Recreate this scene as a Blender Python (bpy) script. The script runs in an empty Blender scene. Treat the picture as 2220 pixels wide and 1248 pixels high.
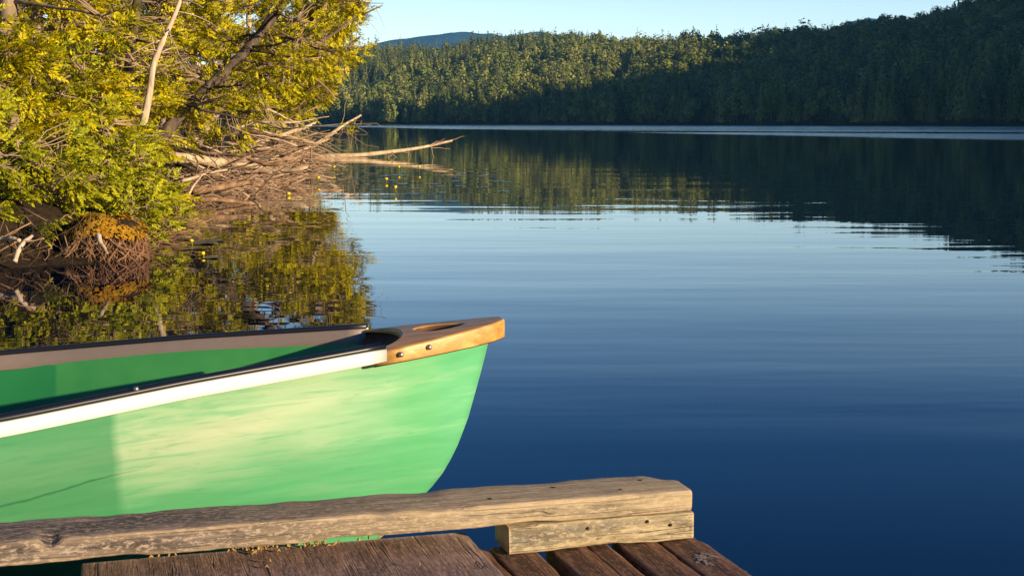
import bpy, bmesh, math, random
import numpy as np
from mathutils import Vector, Matrix
R = math.radians
rng = np.random.default_rng(11)
random.seed(11)
S = bpy.context.scene
COL = S.collection

# ------------------------------------------------------------------ camera, sky, sun, exposure
CAM_H = 0.9
PITCH = R(6.64)
cam_d = bpy.data.cameras.new('camera')
cam = bpy.data.objects.new('camera', cam_d)
COL.objects.link(cam)
cam.location = (0, 0, CAM_H)
cam.rotation_euler = (R(90) - PITCH, 0, 0)
cam_d.lens = 50
cam_d.sensor_width = 36
cam_d.clip_start = 0.05
cam_d.clip_end = 20000
S.camera = cam

SUN_AZ, SUN_EL = 123.1, 12.0            # azimuth clockwise from +Y (the view direction)
w = bpy.data.worlds.new('World')
S.world = w
w.use_nodes = True
wn = w.node_tree
sky = wn.nodes.new('ShaderNodeTexSky')
sky.sky_type = 'NISHITA'
sky.sun_disc = False
sky.sun_elevation = R(SUN_EL)
sky.sun_rotation = R(SUN_AZ)
sky.altitude = 3000
sky.air_density = 1.0
sky.dust_density = 0.0
sky.ozone_density = 0.5
hsv = wn.nodes.new('ShaderNodeHueSaturation')
wtc = wn.nodes.new('ShaderNodeTexCoord')                       # deep polarised blue above, pale at the horizon
wsx = wn.nodes.new('ShaderNodeSeparateXYZ')
wn.links.new(wtc.outputs['Generated'], wsx.inputs[0])
for sock, v0, v1 in (('Saturation', 0.9, 1.62), ('Value', 1.0, 0.60), ('Hue', 0.5, 0.522)):
    mr = wn.nodes.new('ShaderNodeMapRange')
    mr.inputs['From Min'].default_value = 0.038
    mr.inputs['From Max'].default_value = 0.21
    mr.inputs['To Min'].default_value = v0
    mr.inputs['To Max'].default_value = v1
    wn.links.new(wsx.outputs[2], mr.inputs['Value'])
    wn.links.new(mr.outputs[0], hsv.inputs[sock])
wn.links.new(sky.outputs[0], hsv.inputs['Color'])
wn.links.new(hsv.outputs[0], wn.nodes['Background'].inputs[0])
wn.nodes['Background'].inputs[1].default_value = 0.112

sd = bpy.data.lights.new('sun', 'SUN')
sun = bpy.data.objects.new('sun', sd)
COL.objects.link(sun)
sd.energy = 5.0
sd.angle = R(0.5)
sd.color = (1.0, 0.80, 0.52)
sdir = Vector((math.sin(R(SUN_AZ)) * math.cos(R(SUN_EL)), math.cos(R(SUN_AZ)) * math.cos(R(SUN_EL)), math.sin(R(SUN_EL))))
sun.rotation_euler = sdir.to_track_quat('Z', 'Y').to_euler()
sun.location = sdir * 50

S.view_settings.view_transform = 'Standard'
S.view_settings.look = 'None'
S.view_settings.gamma = 1.0
S.view_settings.exposure = 1.15
S.render.engine = 'CYCLES'
S.cycles.use_denoising = True
S.cycles.max_bounces = 6
S.cycles.transparent_max_bounces = 6
S.cycles.sample_clamp_indirect = 6.0

# ------------------------------------------------------------------ helpers
F = 50 / 36 * 2220
SP, CP = math.sin(PITCH), math.cos(PITCH)
def ray(px, py):
    xr = (px - 1110) / F
    yr = (624 - py) / F
    return np.array([xr, CP + yr * SP, -SP + yr * CP])
def at_y(px, py, Y):
    """world point seen at that photo pixel, Y metres ahead"""
    r = ray(px, py)
    return np.array([0, 0, CAM_H]) + r * (Y / r[1])
def at_z(px, py, z):
    r = ray(px, py)
    return np.array([0, 0, CAM_H]) + r * ((z - CAM_H) / r[2])

def tag(o, label=None, cat=None, group=None, kind=None):
    if label: o['label'] = label
    if cat: o['category'] = cat
    if group: o['group'] = group
    if kind: o['kind'] = kind
    return o
def empty(name, loc=(0, 0, 0), rz=0.0):
    o = bpy.data.objects.new(name, None)
    COL.objects.link(o)
    o.location = loc
    o.rotation_euler = (0, 0, rz)
    o.empty_display_size = 0.1
    return o
def link(name, me, mat=None, parent=None):
    o = bpy.data.objects.new(name, me)
    COL.objects.link(o)
    if mat is not None:
        for m in (mat if isinstance(mat, (list, tuple)) else [mat]):
            me.materials.append(m)
    if parent is not None:
        o.parent = parent
    return o
def np_mesh(name, V, Fc, smooth=False, mat_idx=None, tint=None):
    """V (n,3), Fc (m,k): a mesh of k-gons"""
    V = np.asarray(V, dtype=np.float32)
    Fc = np.asarray(Fc, dtype=np.int32)
    me = bpy.data.meshes.new(name)
    me.vertices.add(len(V))
    me.vertices.foreach_set('co', V.ravel())
    k = Fc.shape[1]
    me.loops.add(Fc.size)
    me.loops.foreach_set('vertex_index', Fc.ravel())
    me.polygons.add(len(Fc))
    me.polygons.foreach_set('loop_start', np.arange(0, Fc.size, k, dtype=np.int32))
    if smooth:
        me.polygons.foreach_set('use_smooth', np.ones(len(Fc), dtype=bool))
    if mat_idx is not None:
        me.polygons.foreach_set('material_index', np.asarray(mat_idx, dtype=np.int32))
    if tint is not None:
        at = me.attributes.new('tint', 'FLOAT', 'POINT')
        at.data.foreach_set('value', np.asarray(tint, dtype=np.float32))
    me.update(calc_edges=True)
    me.validate()
    return me

class MB:
    """collects tubes and boxes (all quads) into ONE mesh"""
    def __init__(s):
        s.v, s.f, s.n = [], [], 0
    def add(s, V, Q):
        s.v.append(np.asarray(V, float)); s.f.append(np.asarray(Q, int) + s.n); s.n += len(V)
    def tube(s, pts, rad, sides=6):
        pts = np.asarray(pts, float)
        n = len(pts)
        rad = np.broadcast_to(np.asarray(rad, float), (n,))
        tg = np.gradient(pts, axis=0)
        tg /= np.linalg.norm(tg, axis=1)[:, None] + 1e-9
        up = np.array([0, 0, 1.0]) if abs(tg[:, 2]).mean() < 0.85 else np.array([1.0, 0, 0])
        a = np.cross(tg, up); a /= np.linalg.norm(a, axis=1)[:, None] + 1e-9
        b = np.cross(tg, a)
        th = np.linspace(0, 2 * np.pi, sides, endpoint=False)
        V = pts[:, None] + rad[:, None, None] * (np.cos(th)[None, :, None] * a[:, None] + np.sin(th)[None, :, None] * b[:, None])
        V = V.reshape(-1, 3)
        i = np.arange(n - 1)[:, None] * sides
        j = np.arange(sides)[None]
        j2 = (j + 1) % sides
        Q = np.stack([i + j, i + j2, i + sides + j2, i + sides + j], -1).reshape(-1, 4)
        base = len(V)
        V = np.vstack([V, pts[0], pts[-1]])
        caps = []
        for k in range(0, sides, 2):
            caps.append([base, (k + 2) % sides, (k + 1) % sides, k])
            o = (n - 1) * sides
            caps.append([base + 1, o + k, o + (k + 1) % sides, o + (k + 2) % sides])
        s.add(V, np.vstack([Q, np.array(caps)]))
    def box(s, lo, hi):
        x0, y0, z0 = lo; x1, y1, z1 = hi
        V = [(x0,y0,z0),(x1,y0,z0),(x1,y1,z0),(x0,y1,z0),(x0,y0,z1),(x1,y0,z1),(x1,y1,z1),(x0,y1,z1)]
        s.add(V, [(0,3,2,1),(4,5,6,7),(0,1,5,4),(1,2,6,5),(2,3,7,6),(3,0,4,7)])
    def build(s, name, mat, parent=None, smooth=False):
        me = np_mesh(name, np.vstack(s.v), np.vstack(s.f), smooth)
        return link(name, me, mat, parent)

def smoothstep(x):
    x = np.clip(x, 0, 1)
    return x * x * (3 - 2 * x)
def wob(x, seed, octaves=3):
    """cheap smooth 1-D/2-D noise, about -1..1"""
    r = np.random.default_rng(seed)
    x = np.asarray(x, float)
    out = np.zeros(x.shape[:-1] if x.ndim > 1 else x.shape)
    for o in range(octaves):
        for _ in range(3):
            k = r.normal(size=(x.shape[-1] if x.ndim > 1 else 1,)) * 2 ** o
            ph = r.uniform(0, 6.28)
            out += np.sin((x @ k if x.ndim > 1 else x * k[0]) + ph) * 0.5 ** o
    return out / 3.2

# ------------------------------------------------------------------ materials
def mat(name):
    m = bpy.data.materials.new(name)
    m.use_nodes = True
    nt = m.node_tree
    return m, nt, nt.nodes['Principled BSDF'], nt.nodes['Material Output']
def nd(nt, t, **kw):
    n = nt.nodes.new(t)
    for k, v in kw.items():
        if k in ('operation', 'data_type', 'blend_type', 'noise_dimensions', 'attribute_name', 'feature', 'distance', 'wave_type', 'bands_direction', 'clamp', 'interpolation_type'):
            setattr(n, k, v)
        else:
            n.inputs[k.replace('_', ' ')].default_value = v
    return n
def ramp(nt, src, stops):
    r = nt.nodes.new('ShaderNodeValToRGB')
    e = r.color_ramp.elements
    while len(e) < len(stops): e.new(0.5)
    for el, (p, c) in zip(e, stops):
        el.position = p
        el.color = (c, c, c, 1) if isinstance(c, (int, float)) else (*c, 1)
    nt.links.new(src, r.inputs[0])
    return r.outputs[0]
def coords(nt, scale=(1, 1, 1), kind='Object', rot=(0, 0, 0)):
    t = nt.nodes.new('ShaderNodeTexCoord')
    m = nt.nodes.new('ShaderNodeMapping')
    m.inputs['Scale'].default_value = scale
    m.inputs['Rotation'].default_value = rot
    nt.links.new(t.outputs[kind], m.inputs[0])
    return m.outputs[0]
def noise(nt, vec, scale, detail=4, rough=0.55, dist=0.0):
    n = nt.nodes.new('ShaderNodeTexNoise')
    n.inputs['Scale'].default_value = scale
    n.inputs['Detail'].default_value = detail
    n.inputs['Roughness'].default_value = rough
    n.inputs['Distortion'].default_value = dist
    nt.links.new(vec, n.inputs['Vector'])
    return n.outputs['Fac']
def mixc(nt, fac, a, b, blend='MIX'):
    m = nt.nodes.new('ShaderNodeMix')
    m.data_type = 'RGBA'
    m.blend_type = blend
    for sock, v in ((m.inputs[0], fac), (m.inputs[6], a), (m.inputs[7], b)):
        if hasattr(v, 'links') or hasattr(v, 'is_output'):
            nt.links.new(v, sock)
        elif isinstance(v, (int, float)):
            sock.default_value = v
        else:
            sock.default_value = (*v, 1)
    return m.outputs[2]
def math_(nt, op, a, b=0.0, clamp=False):
    m = nt.nodes.new('ShaderNodeMath')
    m.operation = op
    m.use_clamp = clamp
    for s, v in zip(m.inputs, (a, b)):
        if hasattr(v, 'is_output'): nt.links.new(v, s)
        else: s.default_value = v
    return m.outputs[0]
def bump(nt, h, strength, dist, bsdf, normal=None):
    b = nt.nodes.new('ShaderNodeBump')
    b.inputs['Strength'].default_value = strength
    b.inputs['Distance'].default_value = dist
    nt.links.new(h, b.inputs['Height'])
    if normal is not None: nt.links.new(normal, b.inputs['Normal'])
    if bsdf is not None: nt.links.new(b.outputs[0], bsdf.inputs['Normal'])
    return b.outputs[0]

def leaf_mat(name, stops, trans=0.35, tcol=None, rough=0.55, objrandom=False):
    """foliage: hue varies leaf by leaf (and tree by tree), part of the light passes through"""
    m, nt, b, out = mat(name)
    g = nt.nodes.new('ShaderNodeNewGeometry')
    f = g.outputs['Random Per Island']
    if objrandom:
        a = nt.nodes.new('ShaderNodeAttribute'); a.attribute_name = 'tint'
        oi = nt.nodes.new('ShaderNodeObjectInfo')
        t = math_(nt, 'FRACT', math_(nt, 'ADD', a.outputs['Fac'], oi.outputs['Random']))
        f = math_(nt, 'ADD', math_(nt, 'MULTIPLY', t, 0.88), math_(nt, 'MULTIPLY', f, 0.12))
    else:
        n = noise(nt, coords(nt), 1.3, 2)
        f = math_(nt, 'ADD', math_(nt, 'MULTIPLY', f, 0.55), math_(nt, 'MULTIPLY', n, 0.55))
    c = ramp(nt, f, stops)
    nt.links.new(c, b.inputs['Base Color'])
    b.inputs['Roughness'].default_value = rough
    b.inputs['Specular IOR Level'].default_value = 0.1
    if trans > 0:
        tr = nt.nodes.new('ShaderNodeBsdfTranslucent')
        if tcol: tr.inputs[0].default_value = (*tcol, 1)
        else: nt.links.new(c, tr.inputs[0])
        mx = nt.nodes.new('ShaderNodeMixShader')
        mx.inputs[0].default_value = trans
        nt.links.new(b.outputs[0], mx.inputs[1]); nt.links.new(tr.outputs[0], mx.inputs[2])
        nt.links.new(mx.outputs[0], out.inputs[0])
    return m

def bark_mat(name, c0, c1, c2, scale=9, stretch=0.18, bstr=0.6, bd=0.02):
    m, nt, b, out = mat(name)
    v = coords(nt, (1, 1, stretch))
    n1 = noise(nt, v, scale, 6, 0.65)
    n2 = noise(nt, coords(nt), scale * 0.25, 3)
    c = ramp(nt, n1, [(0.3, c0), (0.5, c1), (0.7, c2)])
    c = mixc(nt, math_(nt, 'MULTIPLY', n2, 0.5), c, c0)
    nt.links.new(c, b.inputs['Base Color'])
    b.inputs['Roughness'].default_value = 0.9
    b.inputs['Specular IOR Level'].default_value = 0.15
    bump(nt, n1, bstr, bd, b)
    return m

def wood_mat(name, dark, mid, light, stain, grain=(2.0, 45, 45), stain_amt=0.7, rough=0.85, bstr=0.7, bd=0.004, edge=None, speck=0.0, tail=None):
    """weathered timber, grain along the object's X axis"""
    m, nt, b, out = mat(name)
    v = coords(nt, grain)
    g1 = noise(nt, v, 1.6, 7, 0.7, 0.6)
    g2 = noise(nt, coords(nt, (grain[0] * 1.5, grain[1] * 2.6, grain[2] * 2.6)), 2.2, 5, 0.7, 0.3)
    st = noise(nt, coords(nt, (2.6, 9, 9)), 1.7, 6, 0.68, 0.4)
    sp = noise(nt, coords(nt, (60, 130, 130)), 1.0, 3, 0.6)
    c = ramp(nt, g1, [(0.28, dark), (0.5, mid), (0.72, light)])
    c = mixc(nt, ramp(nt, g2, [(0.36, 0.85), (0.47, 0.0)]), c, dark)
    c = mixc(nt, math_(nt, 'MULTIPLY', ramp(nt, st, [(0.44, 0.0), (0.62, 1.0)]), stain_amt), c, stain)
    c = mixc(nt, ramp(nt, sp, [(0.62, 0.0), (0.72, 0.7)]), c, dark)
    ck = noise(nt, coords(nt, (1.2, 75, 75)), 1.0, 2, 0.4, 0.5)
    ckm = noise(nt, coords(nt, (4, 9, 9)), 1.0, 2)
    crack = math_(nt, 'MULTIPLY', ramp(nt, math_(nt, 'ABSOLUTE', math_(nt, 'SUBTRACT', ck, 0.5)), [(0.006, 1.0), (0.022, 0.0)]), ramp(nt, ckm, [(0.46, 0.0), (0.56, 1.0)]))
    c = mixc(nt, math_(nt, 'MULTIPLY', crack, 0.85), c, tuple(x * 0.35 for x in dark))
    if speck:
        s1 = noise(nt, coords(nt, (70, 160, 160)), 1.0, 4, 0.75)
        s2 = noise(nt, coords(nt, (16, 60, 60)), 1.0, 5, 0.7)
        c = mixc(nt, math_(nt, 'MULTIPLY', ramp(nt, s2, [(0.44, 0.0), (0.6, 1.0)]), speck), c, dark)
        c = mixc(nt, math_(nt, 'MULTIPLY', ramp(nt, s1, [(0.5, 0.0), (0.62, 1.0)]), speck), c, light)
    if tail:
        tx = nt.nodes.new('ShaderNodeTexCoord'); ts = nt.nodes.new('ShaderNodeSeparateXYZ'); nt.links.new(tx.outputs['Object'], ts.inputs[0])
        k = math_(nt, 'DIVIDE', math_(nt, 'SUBTRACT', math_(nt, 'ADD', ts.outputs[0], math_(nt, 'MULTIPLY', st, 0.6)), tail[0]), 0.7, True)
        c = mixc(nt, math_(nt, 'MULTIPLY', k, ramp(nt, g1, [(0.35, 0.25), (0.6, 0.85)])), c, tail[1])
    if edge:
        ge = nt.nodes.new('ShaderNodeNewGeometry')
        e = ramp(nt, ge.outputs['Pointiness'], [(0.505, 0.0), (0.56, 1.0)])
        c = mixc(nt, math_(nt, 'MULTIPLY', e, ramp(nt, st, [(0.35, 1.0), (0.7, 0.35)])), c, edge)
    nt.links.new(c, b.inputs['Base Color'])
    b.inputs['Roughness'].default_value = rough
    b.inputs['Specular IOR Level'].default_value = 0.2
    h = math_(nt, 'SUBTRACT', math_(nt, 'ADD', math_(nt, 'MULTIPLY', g1, 0.6), math_(nt, 'MULTIPLY', g2, 0.8)), math_(nt, 'MULTIPLY', crack, 0.7))
    bump(nt, h, bstr, bd, b)
    return m

def plain_mat(name, col, rough=0.5, metal=0.0, spec=0.5, var=0.0, vs=30, bstr=0.0):
    m, nt, b, out = mat(name)
    n = noise(nt, coords(nt), vs, 4)
    c = mixc(nt, math_(nt, 'MULTIPLY', n, var), col, tuple(x * 0.35 for x in col))
    nt.links.new(c, b.inputs['Base Color'])
    b.inputs['Roughness'].default_value = rough
    b.inputs['Metallic'].default_value = metal
    b.inputs['Specular IOR Level'].default_value = spec
    if bstr: bump(nt, n, bstr, 0.004, b)
    return m

M = {}
M['cedar_leaf'] = leaf_mat('cedar_foliage', [(0.15, (0.05, 0.065, 0.004)), (0.38, (0.18, 0.19, 0.005)), (0.62, (0.45, 0.37, 0.005)), (0.9, (0.62, 0.455, 0.008))], 0.15)
M['shrub_leaf'] = leaf_mat('shrub_foliage', [(0.15, (0.05, 0.07, 0.006)), (0.45, (0.20, 0.22, 0.010)), (0.75, (0.40, 0.36, 0.010))], 0.15)
M['bark'] = bark_mat('cedar_bark', (0.09, 0.06, 0.04), (0.25, 0.18, 0.12), (0.42, 0.32, 0.22))
M['dark_bark'] = bark_mat('dark_bark', (0.03, 0.02, 0.015), (0.09, 0.065, 0.045), (0.2, 0.14, 0.1))
M['pale_bark'] = bark_mat('bare_grey_wood', (0.28, 0.2, 0.14), (0.48, 0.37, 0.27), (0.62, 0.5, 0.38), 14)
M['twig'] = plain_mat('dry_twig', (0.40, 0.28, 0.18), 0.9, 0, 0.1, 0.9, 3)
M['drift'] = bark_mat('driftwood', (0.22, 0.14, 0.08), (0.46, 0.34, 0.22), (0.66, 0.52, 0.36), 7, 0.6, 0.5, 0.015)
M['drift_brown'] = bark_mat('wet_driftwood', (0.07, 0.04, 0.02), (0.22, 0.13, 0.07), (0.4, 0.25, 0.14), 7, 0.6, 0.5, 0.015)
M['far_conifer'] = leaf_mat('spruce_foliage', [(0.05, (0.026, 0.042, 0.011)), (0.5, (0.085, 0.105, 0.020)), (0.95, (0.175, 0.175, 0.034))], 0.0, objrandom=True)
M['far_decid'] = leaf_mat('birch_foliage', [(0.05, (0.08, 0.105, 0.018)), (0.5, (0.14, 0.165, 0.030)), (0.95, (0.21, 0.205, 0.045))], 0.0, objrandom=True)
M['far_trunk'] = plain_mat('far_bark', (0.12, 0.1, 0.08), 0.9)

# ground of the near bank
m, nt, b, out = mat('bank_soil')
n1 = noise(nt, coords(nt), 2.2, 6, 0.65)
n2 = noise(nt, coords(nt), 26, 5, 0.7)
c = ramp(nt, n1, [(0.3, (0.012, 0.008, 0.005)), (0.55, (0.03, 0.02, 0.011)), (0.75, (0.06, 0.04, 0.02))])
c = mixc(nt, ramp(nt, n2, [(0.45, 0.0), (0.75, 0.4)]), c, (0.12, 0.085, 0.05))
nt.links.new(c, b.inputs['Base Color']); b.inputs['Roughness'].default_value = 1.0
b.inputs['Specular IOR Level'].default_value = 0.1
bump(nt, n2, 0.8, 0.05, b)
M['soil'] = m
# ground of the far hills (seen between the trees)
m, nt, b, out = mat('forest_floor')
n1 = noise(nt, coords(nt), 0.05, 5)
nt.links.new(ramp(nt, n1, [(0.35, (0.018, 0.026, 0.010)), (0.7, (0.04, 0.045, 0.016))]), b.inputs['Base Color'])
b.inputs['Roughness'].default_value = 1.0
b.inputs['Specular IOR Level'].default_value = 0.0
M['floor'] = m
m, nt, b, out = mat('mountain_forest')
n1 = noise(nt, coords(nt), 0.006, 8, 0.7)
nt.links.new(ramp(nt, n1, [(0.35, (0.016, 0.03, 0.03)), (0.7, (0.04, 0.06, 0.05))]), b.inputs['Base Color'])
b.inputs['Roughness'].default_value = 1.0
b.inputs['Specular IOR Level'].default_value = 0.0
bump(nt, n1, 0.8, 60, b)
M['mountain'] = m

# ------------------------------------------------------------------ lake
def water_material():
    m, nt, b, out = mat('lake_water')
    b.inputs['Base Color'].default_value = (0.0004, 0.004, 0.014, 1)
    b.inputs['IOR'].default_value = 1.333
    b.inputs['Specular IOR Level'].default_value = 0.34
    t = nt.nodes.new('ShaderNodeTexCoord')
    P = t.outputs['Object']
    sx = nt.nodes.new('ShaderNodeSeparateXYZ')
    nt.links.new(P, sx.inputs[0])
    X, Y = sx.outputs[0], sx.outputs[1]
    # the wind-ruffled part of the lake: beyond a wavering front, nearer on the right
    wv = noise(nt, coords(nt, (0.010, 0.035, 1)), 1.0, 4, 0.6)
    front = math_(nt, 'SUBTRACT', 150.0, math_(nt, 'MULTIPLY', X, 3.5))
    front = math_(nt, 'MAXIMUM', front, 58.0)
    d = math_(nt, 'SUBTRACT', Y, front)
    d = math_(nt, 'ADD', d, math_(nt, 'MULTIPLY', math_(nt, 'SUBTRACT', wv, 0.5), 30.0))
    band = math_(nt, 'DIVIDE', d, 26.0, True)
    calm = noise(nt, coords(nt, (0.003, 0.012, 1)), 1.0, 2, 0.5)      # calm lanes inside it
    lane = ramp(nt, calm, [(0.40, 0.0), (0.47, 1.0)])
    band = math_(nt, 'MULTIPLY', band, lane)
    ln = math_(nt, 'ADD', math_(nt, 'SUBTRACT', Y, math_(nt, 'SUBTRACT', 150.0, math_(nt, 'MULTIPLY', X, 0.75))), math_(nt, 'MULTIPLY', math_(nt, 'SUBTRACT', wv, 0.5), 50.0))
    band = math_(nt, 'MULTIPLY', band, math_(nt, 'ADD', 0.06, math_(nt, 'DIVIDE', math_(nt, 'SUBTRACT', math_(nt, 'ABSOLUTE', ln), 7.0), 9.0, True), True))
    # slow swell with long crests, small ripples, the ruffles
    swell = noise(nt, coords(nt, (0.24, 0.95, 1), rot=(0, 0, R(4))), 1.0, 1, 0.4, 0.35)
    rip = noise(nt, coords(nt, (0.8, 3.2, 1), rot=(0, 0, R(-6))), 1.0, 2, 0.5, 0.2)
    patch = noise(nt, coords(nt, (0.05, 0.16, 1)), 1.0, 2)
    pm = ramp(nt, patch, [(0.42, 0.25), (0.6, 1.0)])
    n1 = bump(nt, swell, 1.0, 0.0046, None)
    n2 = bump(nt, math_(nt, 'MULTIPLY', rip, pm), 1.0, 0.0016, None, n1)
    ruf = noise(nt, coords(nt, (0.5, 1.1, 1)), 1.0, 4, 0.6)
    n3 = bump(nt, math_(nt, 'MULTIPLY', ruf, band), 1.0, 0.07, b, n2)
    nt.links.new(math_(nt, 'ADD', math_(nt, 'MULTIPLY', band, 0.16), 0.006), b.inputs['Roughness'])
    return m
me = np_mesh('lake', [(-6000, -3000, 0), (6000, -3000, 0), (6000, 7000, 0), (-6000, 7000, 0)], [(0, 1, 2, 3)])
tag(link('lake', me, water_material()), kind='structure')

# ------------------------------------------------------------------ far shore: hills round the lake (polar sheet)
def crest_pts():
    pts = []                                  # photo skyline -> ground height under the trees
    TREE = 13.0
    for px, py in ((700, 112), (780, 104), (850, 102), (950, 104), (1020, 92), (1100, 82), (1180, 74), (1280, 76), (1380, 84), (1480, 86), (1560, 82), (1640, 72), (1750, 62), (1850, 56), (1950, 42), (2040, 22), (2100, 8), (2220, -22)):
        r = ray(px, py)
        pts.append((math.degrees(math.atan2(r[0], r[1])), r[2] / math.hypot(r[0], r[1])))
    return pts, TREE
CP_, TREE_H = crest_pts()
def shore_r(phi):
    return np.interp(phi, [-60, -30, -7.6, 0, 5, 10, 19.8, 30, 60, 90, 120, 150], [900, 720, 600, 535, 480, 425, 360, 330, 330, 345, 350, 380])
def crest_w(phi):
    return np.interp(phi, [-60, -7, 20, 40, 50, 60, 80, 150], [330, 330, 330, 379, 374, 375, 200, 200])
def crest_h(phi):
    ph = np.array([p for p, _ in CP_]); tn = np.array([t for _, t in CP_])
    rr = shore_r(ph) + crest_w(ph)
    h = CAM_H + tn * rr - TREE_H
    xs = np.concatenate([[-60, -30], ph, [30, 40, 47, 55, 65, 77, 90, 110, 130, 150]])
    hs = np.concatenate([[45, 40], h, [105, 114, 120, 160, 150, 150, 90, 34, 20, 15]])
    return np.interp(phi, xs, hs)
def hill_z(phi, r):
    rs, wd, hc = shore_r(phi), crest_w(phi), crest_h(phi)
    rs = rs + 7 * np.sin(phi * 1.7) + 4 * np.sin(phi * 4.1 + 1)
    t = (r - rs) / wd
    up = np.clip(t, 0, 1)
    prof = 0.55 * up + 0.45 * smoothstep(up)
    z = hc * prof * (1 - 0.35 * smoothstep((t - 1) / 1.5))
    z = z + 1.2 * smoothstep(t / 0.03) + np.where(t < 0, t * 60, 0)
    P = np.stack([np.radians(phi) * 14, r / 45], -1)
    z = z + 3.0 * wob(P, 5) * smoothstep(t / 0.3) * (1 - smoothstep((t - 0.55) / 0.4))
    z = z + 5.0 * wob(P * 2.6, 15) * smoothstep(t / 0.3) * smoothstep((phi - 27) / 6)
    return z
ph = np.concatenate([np.linspace(-60, -12, 40), np.linspace(-11.5, 24, 180), np.linspace(24.5, 150, 300)])
tt = np.concatenate([np.linspace(-0.1, 0, 4)[:-1], np.linspace(0, 1.2, 60), np.linspace(1.3, 4, 12)])
PH, T = np.meshgrid(ph, tt, indexing='ij')
RR = shore_r(PH) + T * crest_w(PH)
Z = np.maximum(hill_z(PH, RR), -4)
Z = Z + np.random.default_rng(2).uniform(-3, 8, Z.shape) * smoothstep((PH - 27) / 5) * (Z > 8)      # wooded crest out of the frame
V = np.stack([RR * np.sin(np.radians(PH)), RR * np.cos(np.radians(PH)), Z], -1).reshape(-1, 3)
na, nb = PH.shape
i = np.arange(na - 1)[:, None] * nb; j = np.arange(nb - 1)[None]
Q = np.stack([i + j, i + j + 1, i + nb + j + 1, i + nb + j], -1).reshape(-1, 4)
tag(link('hills', np_mesh('hills', V, Q[:, ::-1], True), M['floor']), kind='structure')

# blue mountains far behind
def mountain(name, prof, dist, depth, seed):
    prof = np.array(prof, float)
    px = np.linspace(prof[0, 0], prof[-1, 0], 160)
    py = np.interp(px, prof[:, 0], prof[:, 1])
    py = py + 1.1 * wob(px / 22, seed) * smoothstep((px - px[0]) / 60) * smoothstep((px[-1] - px) / 60)
    crest = np.array([at_y(a, c, dist) for a, c in zip(px, py)])
    rows = []
    for t in (-1, -0.8, -0.6, -0.4, -0.2, -0.08, 0, 0.3, 0.7, 1):
        q = crest.copy()
        q[:, 1] += depth * t
        k = 1 - abs(t) ** 1.25
        q[:, 2] = crest[:, 2] * k - 3 * abs(t) + 14 * wob(np.stack([px / 40, np.full_like(px, t * 5)], -1), seed + 1) * (1 if t not in (0,) else 0) * k
        rows.append(q)
    V = np.array(rows); n, mm = V.shape[:2]
    i = np.arange(n - 1)[:, None] * mm; j = np.arange(mm - 1)[None]
    Q = np.stack([i + j, i + j + 1, i + mm + j + 1, i + mm + j], -1).reshape(-1, 4)
    return tag(link(name, np_mesh(name, V.reshape(-1, 3), Q, True), M['mountain']), kind='structure')
mountain('mountain', [(500, 220), (640, 150), (740, 112), (800, 98), (850, 87), (920, 78), (980, 71), (1030, 75), (1080, 80), (1120, 76), (1165, 68), (1210, 76), (1300, 110), (1420, 170), (1500, 230)], 4300, 900, 3)
mountain('mountain', [(1500, 230), (1700, 110), (1800, 70), (1850, 46), (1885, 39), (1925, 44), (1980, 62), (2100, 110), (2300, 220)], 4700, 900, 8)

# ------------------------------------------------------------------ forest on the hills
def tri_clumps(C, N, size, seed):
    """one irregular quad leaf clump at each centre C, facing N"""
    r = np.random.default_rng(seed)
    n = len(C)
    N = N + r.normal(size=N.shape) * 0.16
    N /= np.linalg.norm(N, axis=1)[:, None]
    a = np.cross(N, r.normal(size=N.shape)); a /= np.linalg.norm(a, axis=1)[:, None] + 1e-9
    b = np.cross(N, a)
    s = size * r.uniform(0.6, 1.35, (n, 1)) if np.isscalar(size) else size[:, None] * r.uniform(0.7, 1.3, (n, 1))
    k = r.uniform(0.5, 1.0, (n, 4, 1))
    sg = np.array([(-1, -0.6), (0.7, -1), (1, 0.7), (-0.6, 1)])
    V = C[:, None] + k * s[:, None] * (sg[None, :, :1] * a[:, None] + sg[None, :, 1:] * b[:, None])
    return V.reshape(-1, 3)
def stem_quads(r0, r1, h):
    c = [(1, 0), (0, 1), (-1, 0), (0, -1)]
    return np.array([[(r0 * c[k][0], r0 * c[k][1], -1), (r0 * c[(k + 1) % 4][0], r0 * c[(k + 1) % 4][1], -1), (r1 * c[(k + 1) % 4][0], r1 * c[(k + 1) % 4][1], h), (r1 * c[k][0], r1 * c[k][1], h)] for k in range(4)]).reshape(-1, 3)
def tpl_mats(v, a, b):
    m_ = np.full(len(v) // 4, a); m_[-4:] = b
    return m_
def conifer_tpl(h, rad, n, seed):
    r = np.random.default_rng(seed)
    u = 1 - np.sqrt(r.uniform(0, 1, n))            # more clumps low
    z = h * (0.06 + 0.94 * u)
    th = r.uniform(0, 6.283, n)
    tier = 0.72 + 0.28 * np.abs(((u * 11) % 1) * 2 - 1)
    lop = 1 + 0.22 * np.sin(th * 2 + seed) + 0.12 * np.sin(th * 3 + u * 9)
    rr = rad * (1 - u) ** 0.8 * tier * lop * r.uniform(0.55, 1.05, n) + 0.10
    C = np.stack([rr * np.cos(th), rr * np.sin(th), z], -1)
    N = np.stack([np.cos(th), np.sin(th), np.full(n, 0.45)], -1)
    return np.vstack([tri_clumps(C, N, np.full(n, 0.48) * (1.15 - 0.7 * u), seed), stem_quads(0.16, 0.03, h * 0.97)])
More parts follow.
